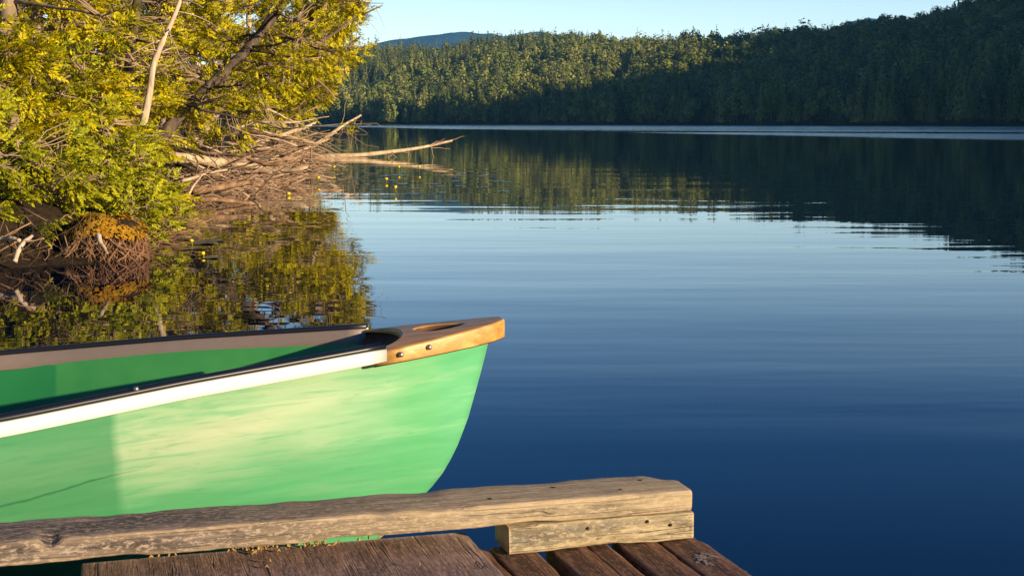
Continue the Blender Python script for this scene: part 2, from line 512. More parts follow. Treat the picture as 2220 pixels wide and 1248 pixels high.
def decid_tpl(h, rad, n, seed):
    r = np.random.default_rng(seed)
    k = 8
    lc = np.stack([r.normal(size=k) * rad * 0.42, r.normal(size=k) * rad * 0.42, h * r.uniform(0.35, 0.88, k)], -1)
    lr = rad * r.uniform(0.42, 0.68, k)
    i = r.integers(0, k, n)
    d = r.normal(size=(n, 3)); d /= np.linalg.norm(d, axis=1)[:, None]
    C = lc[i] + d * lr[i][:, None] * r.uniform(0.75, 1.05, (n, 1)) * np.array([1, 1, 1.15])
    N = d + np.array([0, 0, 0.35])
    return np.vstack([tri_clumps(C, N, 0.46, seed), stem_quads(0.15, 0.06, h * 0.8)])
TPL = []
for k in range(6):
    TPL.append(('spruce', conifer_tpl(14, 2.0 + 0.3 * (k % 3), 330, 40 + k)))
for k in range(5):
    TPL.append(('birch', decid_tpl(11.5, 2.9 + 0.3 * (k % 2), 330, 70 + k)))
NC = 6

fr = np.random.default_rng(5)
cand = []
N0 = 6600
phs = fr.uniform(-9.5, 22.5, N0)
ts = fr.uniform(0.0, 1.16, N0)
rs_ = shore_r(phs) + ts * crest_w(phs)
keep = fr.uniform(0, 1, N0) < rs_ / 820
phs, ts, rs_ = phs[keep], ts[keep], rs_[keep]
# a dense row along the water's edge
ps = fr.uniform(-9.5, 22.5, 420)
phs = np.concatenate([phs, ps]); tsx = fr.uniform(0.004, 0.03, 420)
rs_ = np.concatenate([rs_, shore_r(ps) + 7 * np.sin(ps * 1.7) + 4 * np.sin(ps * 4.1 + 1) + tsx * crest_w(ps) + 2])
ts = np.concatenate([ts, tsx])
zz = hill_z(phs, rs_)
ok = zz > 0.25
phs, ts, rs_, zz = phs[ok], ts[ok], rs_[ok], zz[ok]
X = rs_ * np.sin(np.radians(phs)); Yf = rs_ * np.cos(np.radians(phs))
nT = len(X)
pos = np.stack([X, Yf, zz - 0.2], -1)
big = wob(np.stack([X / 38, Yf / 38], -1), 31)               # stands of one kind
isdec = (big + fr.normal(size=nT) * 0.45 + 0.55 * (phs > -5) - 0.5 * (ts < 0.12)) > 0.15
kind = np.where(isdec, NC + fr.integers(0, 5, nT), fr.integers(0, NC, nT))
scl = fr.uniform(0.72, 1.28, nT) * np.where(ts < 0.05, 0.8, 1.0) * np.where(fr.uniform(0, 1, nT) < 0.06, 1.22, 1)
rot = fr.uniform(0, 6.283, nT)
tint = np.clip(0.5 + 0.3 * wob(np.stack([X / 60, Yf / 60], -1), 77) + fr.normal(size=nT) * 0.26, 0.02, 0.97)
size_in_view = scl / rs_ * np.where(np.abs(phs - 6) < 14.5, 1, 0) * np.where(ts < 0.11, 1, 0.6)
order = np.argsort(-size_in_view)
single, rest = order[:300], order[300:]

Vs, mats_, tints = [], [], []
for k in range(len(TPL)):
    idx = rest[kind[rest] == k]
    if not len(idx): continue
    tv = TPL[k][1]
    c, s = np.cos(rot[idx]), np.sin(rot[idx])
    wx = fr.uniform(0.8, 1.2, len(idx))
    sc = scl[idx]
    x = (tv[None, :, 0] * c[:, None] - tv[None, :, 1] * s[:, None]) * (sc * wx)[:, None]
    y = (tv[None, :, 0] * s[:, None] + tv[None, :, 1] * c[:, None]) * (sc * wx)[:, None]
    z = tv[None, :, 2] * sc[:, None]
    W = np.stack([x, y, z], -1) + pos[idx][:, None]
    Vs.append(W.reshape(-1, 3))
    mats_.append(np.tile(tpl_mats(tv, 0 if k < NC else 1, 2), W.shape[0]))
    tints.append(np.repeat(tint[idx], W.shape[1]))
V = np.vstack(Vs)
me = np_mesh('forest', V, np.arange(len(V)).reshape(-1, 4), mat_idx=np.concatenate(mats_), tint=np.concatenate(tints))
tag(link('forest', me, [M['far_conifer'], M['far_decid'], M['far_trunk']]), 'mixed spruce and birch forest covering the hills across the lake', 'forest', kind='stuff')

far_me = {}
for k in range(len(TPL)):
    v = TPL[k][1]
    far_me[k] = np_mesh('far_tree', v, np.arange(len(v)).reshape(-1, 4), mat_idx=tpl_mats(v, 0, 1))
    far_me[k].materials.append(M['far_conifer'] if k < NC else M['far_decid'])
    far_me[k].materials.append(M['far_trunk'])
for q in single:
    k = kind[q]
    nm = 'spruce_tree' if k < NC else 'birch_tree'
    o = bpy.data.objects.new(nm, far_me[k])
    COL.objects.link(o)
    o.location = pos[q]; o.scale = (scl[q],) * 3; o.rotation_euler = (0, 0, rot[q])
    sun_ = phs[q] < -1.5
    if k < NC:
        lab = 'narrow sunlit spruce on the far shore below the blue mountain' if sun_ else ('dark shaded spruce on the far shore under the middle of the hill' if phs[q] < 9 else 'dark shaded spruce on the far shore under the high right hill')
    else:
        lab = 'rounded sunlit broadleaf tree on the far shore below the blue mountain' if sun_ else ('dark rounded broadleaf tree on the far shore under the middle of the hill' if phs[q] < 9 else 'dark rounded broadleaf tree on the far shore under the high right hill')
    tag(o, lab, 'tree', ('spruces' if k < NC else 'broadleaf trees') + ' along the far shore ' + ('in the sun' if sun_ else ('in the shade' if phs[q] < 9 else 'below the right hill')))

# ------------------------------------------------------------------ near bank on the left
SH = np.array([(-60, -4), (-15, 5.5), (-6, 7.9), (-3.3, 8.75), (-2.55, 9.15), (-2.65, 11), (-3.05, 13.5), (-3.6, 16), (-4.4, 24), (-5.3, 34), (-5.9, 40), (-8, 48), (-14, 55), (-40, 66), (-70, 70)], float)
def bank_d(P):
    """signed distance to the near shoreline, positive on land"""
    a, b_ = SH[:-1], SH[1:]
    ab = b_ - a
    t = np.clip(((P[:, None] - a) * ab).sum(-1) / (ab ** 2).sum(-1), 0, 1)
    q = a + t[..., None] * ab
    dd = np.linalg.norm(P[:, None] - q, axis=-1)
    k = dd.argmin(1)
    cr = ab[k, 0] * (P[:, 1] - a[k, 1]) - ab[k, 1] * (P[:, 0] - a[k, 0])
    return np.where(cr > 0, 1, -1) * dd[np.arange(len(P)), k]
def bank_z(P):
    P = np.atleast_2d(np.asarray(P, float))
    d = bank_d(P) + 0.25 * wob(P * 1.3, 4)
    z = 0.30 * smoothstep((d - 0.0) / 0.7) + 0.055 * np.clip(d, 0, 40) + np.where(d < 0, d * 0.6, 0)
    return z + 0.10 * wob(P * 1.1, 9) * smoothstep(d / 1.5)
gx = np.concatenate([np.linspace(-60, -12, 30)[:-1], np.linspace(-12, -1.5, 110)])
gy = np.concatenate([np.linspace(0, 7, 20)[:-1], np.linspace(7, 60, 260), np.linspace(61, 74, 10)])
GX, GY = np.meshgrid(gx, gy, indexing='ij')
P2 = np.stack([GX.ravel(), GY.ravel()], -1)
V = np.column_stack([P2, np.maximum(bank_z(P2), -1.0)])
na, nb = GX.shape
i = np.arange(na - 1)[:, None] * nb; j = np.arange(nb - 1)[None]
Q = np.stack([i + j, i + nb + j, i + nb + j + 1, i + j + 1], -1).reshape(-1, 4)
tag(link('ground', np_mesh('ground', V, Q, True), M['soil']), kind='structure')

# ------------------------------------------------------------------ near trees
def spray_tpl(n_pairs, length, leaf, wid, seed):
    """flat cedar spray: leaflets to both sides of a midrib, in the XY plane along +X"""
    r = np.random.default_rng(seed)
    quads = []
    for k in range(n_pairs):
        t = (k + 0.6) / n_pairs
        for sg in (-1, 1):
            if r.uniform() < 0.12: continue
            ang = sg * R(r.uniform(28, 62))
            l = leaf * (1.15 - 0.75 * t) * r.uniform(0.7, 1.25)
            d = np.array([math.cos(ang), math.sin(ang), r.uniform(-0.25, 0.15)])
            nrm = np.array([-math.sin(ang), math.cos(ang), r.uniform(-0.4, 0.4)]) * wid * r.uniform(0.7, 1.2)
            p = np.array([t * length, 0, -0.12 * length * t * t])
            quads.append([p, p + d * l * 0.5 + nrm, p + d * l, p + d * l * 0.5 - nrm])
    p = np.array([length, 0, -0.12 * length])
    quads.append([p, p + [leaf * .4, wid, 0], p + [leaf * 0.9, 0, -.01], p + [leaf * .4, -wid, 0]])
    return np.array(quads).reshape(-1, 3)
SPR = [spray_tpl(9, 0.12, 0.048, 0.0075, k) for k in range(5)]
BRD = [spray_tpl(7, 0.10, 0.040, 0.010, 20 + k) for k in range(4)]

def place_sprays(C, D, scale, tpls, r):
    """copies of the sprays at C pointing along D"""
    out = []
    D = D / (np.linalg.norm(D, axis=1)[:, None] + 1e-9)
    up = r.normal(size=D.shape) * 0.8 + np.array([0, 0, 0.8])
    a = np.cross(up, D); a /= np.linalg.norm(a, axis=1)[:, None] + 1e-9
    b = np.cross(D, a)
    which = r.integers(0, len(tpls), len(C))
    for k, tp in enumerate(tpls):
        ix = np.where(which == k)[0]
        if not len(ix): continue
        s = scale[ix][:, None, None]
        V = C[ix][:, None] + s * (tp[None, :, :1] * D[ix][:, None] + tp[None, :, 1:2] * a[ix][:, None] + tp[None, :, 2:] * b[ix][:, None])
        out.append(V.reshape(-1, 3))
    V = np.vstack(out)
    return V, np.arange(len(V)).reshape(-1, 4)

def interp_poly(pts, f):
    pts = np.asarray(pts, float)
    L = np.concatenate([[0], np.cumsum(np.linalg.norm(np.diff(pts, axis=0), axis=1))])
    L /= L[-1]
    return np.stack([np.interp(f, L, pts[:, k]) for k in range(3)], -1)

def tree(name, label, cat, group, trunk, r0, r1, n_limb, limb_len, f0, f1, per_limb, seed, leaf='cedar_leaf', bark='bark', tpls=None, scale=1.0, bias=(0, 0, 0), droop=0.25, bare=0.25, spread=0.30, crown_f=None):
    r = np.random.default_rng(seed)
    trunk = np.asarray(trunk, float)
    root = empty(name, tuple(trunk[0]))
    base = trunk[0].copy()
    tag(root, label, cat, group)
    tb, db = MB(), MB()
    f = np.linspace(0, 1, 26)
    tp = interp_poly(trunk, f)
    amp = 0.35 * r0
    tp = tp + amp * np.stack([wob(f * 9, seed + 1), wob(f * 9, seed + 2), 0 * f], -1) * smoothstep(f / 0.15)[:, None]
    rad = r0 + (r1 - r0) * f + r0 * 0.5 * np.exp(-f * 22)
    rad = rad * (1 + 0.08 * wob(f * 25, seed + 3))
    tb.tube(tp - base, rad, 10)
    C, D, Sc = [], [], []
    tpls = tpls or SPR
    bias = np.array(bias, float)
    for k in range(n_limb):
        ff = f0 + (f1 - f0) * (k + r.uniform(0, 1)) / n_limb
        p0 = interp_poly(tp, ff)
        az = r.uniform(0, 6.283)
        d = np.array([math.cos(az), math.sin(az), r.uniform(-0.15, 0.35)]) + bias
        d /= np.linalg.norm(d)
        L = limb_len * r.uniform(0.55, 1.25) * (1 - 0.55 * max(0, ff - 0.3))
        s = np.linspace(0, 1, 8)
        pl = p0 + d * (L * s)[:, None]
        pl[:, 2] += L * (-droop * s ** 1.5 + 0.16 * s ** 4)
        pl += 0.06 * L * np.stack([wob(s * 5, seed * 31 + k), wob(s * 5, seed * 17 + k), wob(s * 5, seed * 7 + k)], -1) * s[:, None]
        rl = max(0.006, min(0.03, 0.30 * (r0 + (r1 - r0) * ff))) * (1.0 - 0.82 * s)
        dead = r.uniform() < bare
        (db if dead else tb).tube(pl - base, rl, 5)
        m = int(per_limb * 1.2)
        kc = max(3, m // 14)                                   # clumps of sprays with gaps between
        tc = r.uniform(0.15, 1.0, kc) ** 0.8
        oc_ = r.normal(size=(kc, 3)) * spread * L * (0.5 + 0.4 * tc[:, None]) * np.array([1, 1, 0.7])
        wi = r.integers(0, kc, m)
        wi[:kc] = np.arange(kc)
        t = np.clip(tc[wi] + r.normal(size=m) * 0.03, 0.05, 1)
        q = interp_poly(pl, t)
        off = oc_[wi] + r.normal(size=(m, 3)) * 0.075 * scale * np.array([1, 1, 0.75])
        tipp = q + off * 0.75
        if dead:
            for a_, b_ in zip(q[: m // 3], tipp[: m // 3]):
                mid = (a_ + b_) / 2 + r.normal(size=3) * 0.04
                db.tube(np.array([a_, mid, b_]) - base, np.array([0.009, 0.006, 0.003]) * scale, 4)
            continue
        nt_ = max(2, m // 4)
        for a_, b_ in zip(q[:nt_], tipp[:nt_]):
            mid = (a_ + b_) / 2 + r.normal(size=3) * 0.03
            db.tube(np.array([a_, mid, b_]) - base, np.array([0.007, 0.005, 0.003]) * scale, 4)
        C.append(tipp); D.append(off + d * 0.25 + r.normal(size=(m, 3)) * 0.12 + np.array([0, 0, -0.05])); Sc.append(scale * r.uniform(0.7, 1.35, m))
    tb.build('trunk', M[bark], root, True)
    if C:
        V, Q = place_sprays(np.vstack(C), np.vstack(D), np.concatenate(Sc), tpls, r)
        link('crown', np_mesh('crown', V - base, Q), M[leaf], root)
    if db.v:
        db.build('dry_branches', M['twig'], root)
    return root

def gpt(x, y, dz=-0.1):
    return np.array([x, y, float(bank_z([(x, y)])[0]) + dz])
def up_trunk(x, y, h, lean=(0, 0)):
    b0 = gpt(x, y)
    return [b0, b0 + [lean[0] * 0.3, lean[1] * 0.3, h * 0.45], b0 + [lean[0], lean[1], h]]

G1 = 'cedars along the left bank'
def img_trunk(ps):
    pts = [at_y(*p) for p in ps]
    g = gpt(pts[0][0], pts[0][1])
    pts[0][2] = g[2]
    return pts
tree('cedar_tree', 'upright cedar with a thick pale trunk at the left edge of the photo', 'tree', G1,
     img_trunk([(34, 470, 11.6), (28, 270, 11.7), (22, 100, 11.8), (12, -300, 12)]) + [at_y(0, -900, 12.2)], 0.085, 0.04, 26, 1.2, 0.30, 0.98, 50, 101, bias=(0.35, 0.8, 0), scale=1.0)
tree('cedar_tree', 'tall cedar whose thick trunk leans right from the bank over the water', 'tree', G1,
     img_trunk([(300, 318, 20.5), (400, 238, 21), (500, 148, 21.5), (565, 78, 22), (615, 5, 22.4), (680, -110, 23), (760, -330, 23.6)]), 0.095, 0.06, 34, 1.4, 0.10, 0.98, 60, 102, bark='dark_bark', bias=(0.1, -0.25, 0), scale=1.1, bare=0.25)
tree('cedar_tree', 'leaning cedar reaching farthest right with a bare branch tip against the sky', 'tree', G1,
     img_trunk([(405, 275, 30), (514, 182, 31), (606, 116, 32), (668, 78, 32.5), (702, 18, 33), (726, -90, 33.5), (738, -220, 34)]), 0.13, 0.05, 40, 1.3, 0.3, 0.98, 100, 103, bias=(-0.1, 0.05, -0.2), scale=1.4, bare=0.22)
tree('cedar_tree', 'slender dark trunked cedar behind the white dead stem', 'tree', G1,
     img_trunk([(248, 262, 18), (262, 190, 18.1), (278, 140, 18.3), (300, 0, 18.6), (315, -260, 19), (320, -600, 19.3)]), 0.075, 0.03, 26, 1.2, 0.25, 0.98, 44, 104, bark='dark_bark', bias=(0.1, 0.3, 0), scale=1.05, bare=0.35)
tree('cedar_tree', 'small yellow green cedar hanging low over the brushwood pile', 'tree', G1,
     up_trunk(-6.9, 28, 3.5, (0.6, -0.3)), 0.09, 0.03, 40, 1.5, 0.30, 0.98, 84, 105, bias=(0.25, -0.3, -0.1), scale=1.5)
tree('cedar_tree', 'dense cedar behind the long pole at the far end of the bank', 'tree', G1,
     up_trunk(-6.9, 37, 3.2, (1.2, 0)), 0.10, 0.03, 40, 1.6, 0.34, 0.98, 90, 106, bias=(0.2, -0.3, -0.1), scale=1.9)
tree('cedar_tree', 'cedar leaning out over the bare slanting trunk', 'tree', G1,
     up_trunk(-6.1, 39.5, 5.2, (1.5, 0)), 0.10, 0.03, 44, 1.4, 0.30, 0.98, 90, 109, bias=(0.15, -0.3, -0.1), scale=1.6)
tree('cedar_tree', 'low bushy cedar drooping to the water above the mossy hummock', 'tree', G1,
     up_trunk(-3.85, 10.9, 1.5, (-0.2, -0.1)), 0.05, 0.02, 34, 0.7, 0.02, 0.98, 60, 107, bias=(0.25, -0.35, -0.1), scale=0.95)
tree('cedar_tree', 'green bushy cedar at the water beside the pale log', 'tree', G1,
     up_trunk(-4.1, 13.4, 1.1, (0.1, -0.1)), 0.05, 0.02, 28, 0.6, 0.02, 0.98, 56, 108, bias=(0.3, -0.3, -0.15), scale=1.0)
# the ranks behind, seen only as foliage between these
back = [(-5.2, 14.5, 5.5), (-6.6, 17.5, 6), (-6.4, 21, 5), (-8.3, 21, 7), (-7.2, 25, 6.5), (-9.8, 26, 7), (-9.5, 31, 7), (-8.0, 33.5, 6.5), (-11.5, 36, 8), (-9.2, 41, 7), (-6.2, 12.5, 5), (-12, 44, 8), (-5.7, 17.2, 4)]
blab = ['bushy cedar behind the low drooping one', 'cedar in the second rank behind the dark slender trunk', 'short cedar right behind the white dead stem', 'tall cedar in the third rank at the upper left', 'full cedar behind the leaning trunk', 'tall cedar deep in the wood behind the leaning trunk', 'cedar deep in the wood below the patch of sky', 'cedar close behind the farthest leaning tree', 'tallest cedar at the very back of the wood', 'cedar at the far tip of the bank', 'cedar just behind the trunk at the left edge', 'last cedar behind the far tip of the bank', 'small cedar just above the pale log']
for k, ((x, y, h), lb) in enumerate(zip(back, blab)):
    sc = 0.95 + y / 55
    tree('cedar_tree', lb, 'tree', G1, up_trunk(x, y, h, (rng.uniform(-0.2, 0.6), rng.uniform(-0.4, 0.2))), 0.05 + 0.0025 * y, 0.03, 44, 1.15 + y * 0.018, 0.03, 0.98, 66, 200 + k, bias=(0.15, -0.2, -0.05), scale=sc, bare=0.42)

# bare stems
def snag(name, label, ps, r0, r1, n, seed, mat_='pale_bark', cat='dead tree', side=0.5):
    r = np.random.default_rng(seed)
    pts = np.array([at_y(*p) for p in ps])
    base = pts[0].copy()
    root = empty(name, tuple(base)); tag(root, label, cat)
    tb, bb = MB(), MB()
    f = np.linspace(0, 1, 18)
    tp = interp_poly(pts, f) + 0.4 * r0 * np.stack([wob(f * 8, seed), wob(f * 8, seed + 5), wob(f * 8, seed + 8)], -1)
    tb.tube(tp - base, (r0 + (r1 - r0) * f) * (1 + 0.1 * wob(f * 20, seed + 9)), 8)
    tb.build('trunk', M[mat_], root, True)
    for k in range(n):
        p = interp_poly(tp, r.uniform(0.25, 0.97))
        d = r.normal(size=3) * np.array([1, 0.6, 0.5]); d /= np.linalg.norm(d)
        L = side * r.uniform(0.3, 1)
        s = np.linspace(0, 1, 5)
        q = p + d * (L * s)[:, None]; q[:, 2] -= 0.25 * L * s ** 2
        bb.tube(q - base, 0.35 * r1 * (1 - 0.8 * s) + 0.002, 4)
    if n: bb.build('branches', M[mat_], root)
    return root
snag('dead_stem', 'thin white dead stem slanting up among the cedars', [(306, 296, 16.6), (318, 232, 16.7), (330, 150, 16.8), (352, 98, 16.9), (390, 5, 17.1), (420, -80, 17.3)], 0.045, 0.02, 12, 301, side=0.5)
snag('dead_stem', 'bare pale snag standing against the patch of sky', [(536, 190, 33), (538, 100, 33), (541, 0, 33), (545, -120, 33)], 0.07, 0.05, 10, 302, side=1.0)
snag('dead_stem', 'bare dark branch tip poking into the sky beside the leaning cedar', [(690, 92, 31.5), (735, 62, 31.3), (775, 38, 31.2), (828, 11, 31)], 0.05, 0.012, 10, 303, 'bark', side=0.7)
snag('dead_stem', 'bare grey branches hanging from the leaning cedar above the water', [(668, 130, 31.4), (682, 168, 31.2), (712, 195, 31), (728, 215, 31)], 0.035, 0.012, 12, 304, 'twig', side=0.6)

# ------------------------------------------------------------------ driftwood
def log(label, ps, r0, r1, seed, mat_='drift', twigs=0, tw=0.5, tw_down=0.6, name='driftwood_log', group=None):
    r = np.random.default_rng(seed)
    pts = np.array([at_y(*p) for p in ps])
    base = pts[0].copy()
    f = np.linspace(0, 1, 20)
    tp = interp_poly(pts, f) + 0.35 * r0 * np.stack([wob(f * 7, seed), wob(f * 7, seed + 1), wob(f * 7, seed + 2)], -1)
    tb = MB()
    tb.tube(tp - base, (r0 + (r1 - r0) * f) * (1 + 0.14 * wob(f * 18, seed + 3)), 9)
    root = empty(name, tuple(base)); tag(root, label, 'driftwood', group)
    tb.build('trunk', M[mat_], root, True)
    if twigs:
        bb = MB()
        for k in range(twigs):
            p = interp_poly(tp, r.uniform(0.45, 0.98))
            d = r.normal(size=3) * 0.5 + np.array([0.45, 0, -tw_down]); d /= np.linalg.norm(d)
            L = tw * r.uniform(0.35, 1)
            s = np.linspace(0, 1, 5)
            q = p + d * (L * s)[:, None] + 0.05 * L * r.normal(size=(5, 3)) * s[:, None]
            bb.tube(q - base, (0.3 * r1 + 0.004) * (1 - 0.7 * s), 4)
        bb.build('branches', M['twig'], root)
    return root
log('thick pale log lying on the bank below the leaning cedar', [(360, 340, 18.6), (440, 347, 19.5), (520, 355, 20.5), (575, 362, 21)], 0.085, 0.05, 401)
log('long bare pole reaching far out over the water', [(640, 343, 36), (760, 336, 36.4), (860, 327, 37), (930, 315, 37.6), (980, 304, 38)], 0.075, 0.03, 402, twigs=12, tw=0.75)
log('slanting bare trunk with side branches pointing up to the right', [(585, 364, 33), (640, 342, 33.6), (700, 306, 34.2), (745, 272, 34.6), (783, 249, 35)], 0.075, 0.025, 403, twigs=22, tw=1.1)
log('straight bare log lying along the top of the brushwood pile', [(540, 318, 30), (600, 297, 30.5), (650, 280, 31), (685, 266, 31.5)], 0.06, 0.03, 404, twigs=10, tw=0.7)
log('brown sunlit log at the near foot of the brushwood pile', [(418, 417, 15.7), (480, 405, 16.2), (545, 394, 17)], 0.04, 0.03, 405, 'drift_brown')
log('short dark log lying in the water before the pile', [(430, 432, 15.3), (490, 434, 15.5), (545, 440, 15.6)], 0.03, 0.02, 406, 'drift_brown')
log('thin pale stick standing crooked at the foot of the pile', [(402, 436, 15.0), (418, 405, 15.2), (440, 376, 15.5)], 0.013, 0.008, 407, name='driftwood_stick')
log('forked pale branch lying level in front of the thick log', [(395, 392, 16), (440, 378, 16.5), (492, 368, 17)], 0.022, 0.012, 408, twigs=6, tw=0.5, tw_down=0)
log('bare stub of a pole lying on the water under the long pole', [(655, 350, 35), (720, 345, 35.5), (800, 345, 36)], 0.06, 0.03, 409, twigs=6, tw=0.4)
log('dark weathered log in the middle of the brushwood pile', [(440, 362, 20), (500, 366, 21), (570, 362, 22.5)], 0.055, 0.05, 410, 'drift_brown')
log('gnarled branch sloping from the pile down to the water', [(600, 380, 24), (560, 398, 22.5), (510, 420, 20)], 0.035, 0.018, 411, twigs=10, tw=0.6)
log('pale forked branch low at the right end of the pile', [(610, 352, 27), (660, 366, 26.5), (715, 392, 25.5)], 0.03, 0.01, 412, twigs=14, tw=0.6)
log('thin branch rising out of the right end of the pile', [(560, 372, 26), (640, 330, 28), (720, 300, 30)], 0.03, 0.01, 413, twigs=12, tw=0.7)
log('bent white driftwood stick standing in the water at the left edge', [(33, 566, 8.35), (38, 545, 8.4), (52, 522, 8.5), (70, 511, 8.6)], 0.016, 0.010, 414, 'pale_bark', twigs=3, tw=0.15, tw_down=0, name='driftwood_stick')
log('short grey stick lying at the dark foot of the left bank', [(-30, 512, 8.9), (10, 515, 8.9), (42, 521, 8.8)], 0.018, 0.012, 415, 'pale_bark', name='driftwood_stick')

r = np.random.default_rng(91)
for k in range(20):
    Y = r.uniform(17, 32)
    sx_ = np.interp(Y, SH[:, 1][4:11], SH[:, 0][4:11])
    x = sx_ + r.uniform(-0.5, 0.6); z = r.uniform(0.15, 0.4 + 0.02 * Y)
    L = r.uniform(0.7, 1.7); az = r.choice([0.1, 0.5, -0.3, 2.8, 0.9]) + r.normal() * 0.25
    d = np.array([math.cos(az), math.sin(az), r.uniform(-0.35, 0.45)]) * L / 2
    c0 = np.array([x, Y, z])
    s = np.linspace(-1, 1, 12)
    tp = c0 + d * s[:, None] + 0.03 * L * np.stack([wob(s * 3, 600 + k), wob(s * 3, 640 + k), wob(s * 3, 680 + k)], -1)
    tp[:, 2] = np.maximum(tp[:, 2], 0.01)
    lbm = MB(); rr0 = r.uniform(0.014, 0.03)
    lbm.tube(tp - c0, rr0 * np.concatenate([[0.5], np.linspace(1.1, 0.25, 11)]) * (1 + 0.12 * wob(s * 7, 700 + k)), 8)
    o = lbm.build('driftwood_limb', M['drift'] if k % 4 else M['drift_brown'], None, True)
    o.location = c0
    tag(o, 'bleached limb lying among the twigs of the brushwood pile', 'driftwood', 'bleached limbs in the brushwood pile')

# brushwood: uncountable dry twigs
bw = MB()
r = np.random.default_rng(77)
for k in range(620):
    Y = r.uniform(15.5, 33)
    sx_ = np.interp(Y, SH[:, 1][4:11], SH[:, 0][4:11])
    x = sx_ + r.normal() * 0.35 + 0.015 * (Y - 15)
    hmax = np.interp(Y, [15, 20, 28, 33], [0.22, 0.42, 0.75, 0.7])
    z = max(0.02, abs(r.normal()) * 0.45 * hmax)
    az = r.normal() * 0.9 + (0 if r.uniform() < 0.6 else math.pi)
    L = r.uniform(0.3, 1.3) * (0.6 + Y / 50)
    d = np.array([math.cos(az), math.sin(az), r.normal() * 0.28])
    s = np.linspace(-0.5, 0.5, 5)
    q = np.array([x, Y, z]) + d * (L * s)[:, None]
    q += r.normal(size=(5, 3)) * 0.035 * L
    q[:, 2] = np.maximum(q[:, 2], -0.05)
    rr0 = (0.004 + 0.012 * r.uniform() ** 2.5) * (0.5 + Y / 32)
    bw.tube(q, rr0 * np.linspace(1, 0.4, 5), 5)
M['brush'] = bark_mat('brushwood_bark', (0.13, 0.075, 0.045), (0.30, 0.19, 0.12), (0.5, 0.36, 0.25), 3, 1.0, 0.3, 0.01)
tag(bw.build('brushwood', M['brush']), 'tangle of dry grey brown branches heaped along the left shore', 'brushwood', kind='stuff')

# ------------------------------------------------------------------ mossy hummock
hb = at_z(205, 568, 0)
hum = empty('mossy_hummock', (hb[0], hb[1] + 0.25, 0))
tag(hum, 'rusty orange moss cap on a clump of tangled roots at the water', 'hummock')
r = np.random.default_rng(5)
core = MB()
th = np.linspace(0, 2 * np.pi, 24, endpoint=False)
lv = [(0, .21), (0.07, 0.205), (0.14, 0.20), (0.2, 0.2), (0.25, 0.165), (0.275, 0.06)]
V = []
for z, rad in lv:
    V += [(rad * 1.12 * (1 + 0.12 * math.sin(3 * a + z * 9)) * math.cos(a), rad * (1 + 0.1 * math.sin(2 * a + 1)) * math.sin(a), z - 0.05 * (z == 0)) for a in th]
Q = [(l * 24 + k, l * 24 + (k + 1) % 24, (l + 1) * 24 + (k + 1) % 24, (l + 1) * 24 + k) for l in range(5) for k in range(24)]
core.add(V, Q)
core.build('peat', M['soil'], hum, True)
rt = MB()
for k in range(300):
    a = r.uniform(0, 6.283)
    z0 = r.uniform(0.1, 0.22)
    s = np.linspace(0, 1, 6)
    rad = 0.215 + 0.03 * r.uniform(0, 1) + r.uniform(-0.02, 0.06) * s
    aa = a + r.normal() * 0.5 * s
    q = np.stack([rad * 1.12 * np.cos(aa), rad * np.sin(aa), z0 * (1 - s) - 0.02], -1) + r.normal(size=(6, 3)) * 0.008
    rt.tube(q, (0.0015 + 0.006 * r.uniform() ** 2.5) * np.linspace(1, 0.4, 6), 5)
rt.build('roots', plain_mat('root_wood', (0.30, 0.16, 0.09), 0.9, 0, 0.1, 0.8, 4), hum)
n = 2600
a = r.uniform(0, 6.283, n); rr = np.sqrt(r.uniform(0, 1, n)) * 0.255
C = np.stack([rr * 1.12 * np.cos(a), rr * np.sin(a), 0.27 - 1.25 * np.maximum(0, rr - 0.12) ** 1.3 + r.uniform(-0.03, 0.012, n) + 0.02 * np.sin(a * 3)], -1)
Nn = np.stack([np.cos(a) * rr * 3, np.sin(a) * rr * 3, np.full(n, 0.8)], -1)
V = tri_clumps(C, Nn, 0.016, 9)
link('moss', np_mesh('moss', V, np.arange(len(V)).reshape(-1, 4)), leaf_mat('orange_moss', [(0.15, (0.14, 0.10, 0.01)), (0.5, (0.34, 0.18, 0.012)), (0.8, (0.42, 0.20, 0.015))], 0.15), hum)
log('split root stub with a torn pale end on the mossy hummock', [(212, 508, 8.42), (222, 528, 8.36), (232, 550, 8.3)], 0.018, 0.008, 420, 'drift', name='root_stub')

# overhanging roots and sticks along the cut bank
bk = MB()
for k in range(230):
    t = r.uniform(0, 1)
    x = -6.2 + 3.6 * t; y0 = np.interp(x, SH[:, 0][1:5], SH[:, 1][1:5])
    z0 = r.uniform(0.08, 0.34)
    s = np.linspace(0, 1, 5)
    d = np.array([r.normal() * 0.18, -r.uniform(0.0, 0.22), -z0 * r.uniform(0.5, 1.05)])
    q = np.array([x, y0 + r.uniform(0, 0.16), z0]) + d * s[:, None] + r.normal(size=(5, 3)) * 0.012
    bk.tube(q, (0.0015 + 0.006 * r.uniform() ** 3) * np.linspace(1, 0.35, 5), 5)
for k in range(620):
    y0 = r.uniform(9.3, 15.8); x0 = np.interp(y0, SH[:, 1][4:8], SH[:, 0][4:8]) - abs(r.normal()) * 0.22
    z0 = float(bank_z([(x0, y0)])[0]) + 0.015
    s = np.linspace(0, 1, 5)
    az = r.uniform(-1.2, 1.2); L = r.uniform(0.08, 0.38)
    d = np.array([math.cos(az) * L, math.sin(az) * L * 0.8, r.uniform(-0.12, 0.12)])
    q = np.array([x0, y0, z0]) + d * s[:, None] + r.normal(size=(5, 3)) * 0.014
    q[:, 2] = np.maximum(q[:, 2], -0.02)
    bk.tube(q, (0.0018 + 0.006 * r.uniform() ** 3) * np.linspace(1, 0.35, 5), 5)
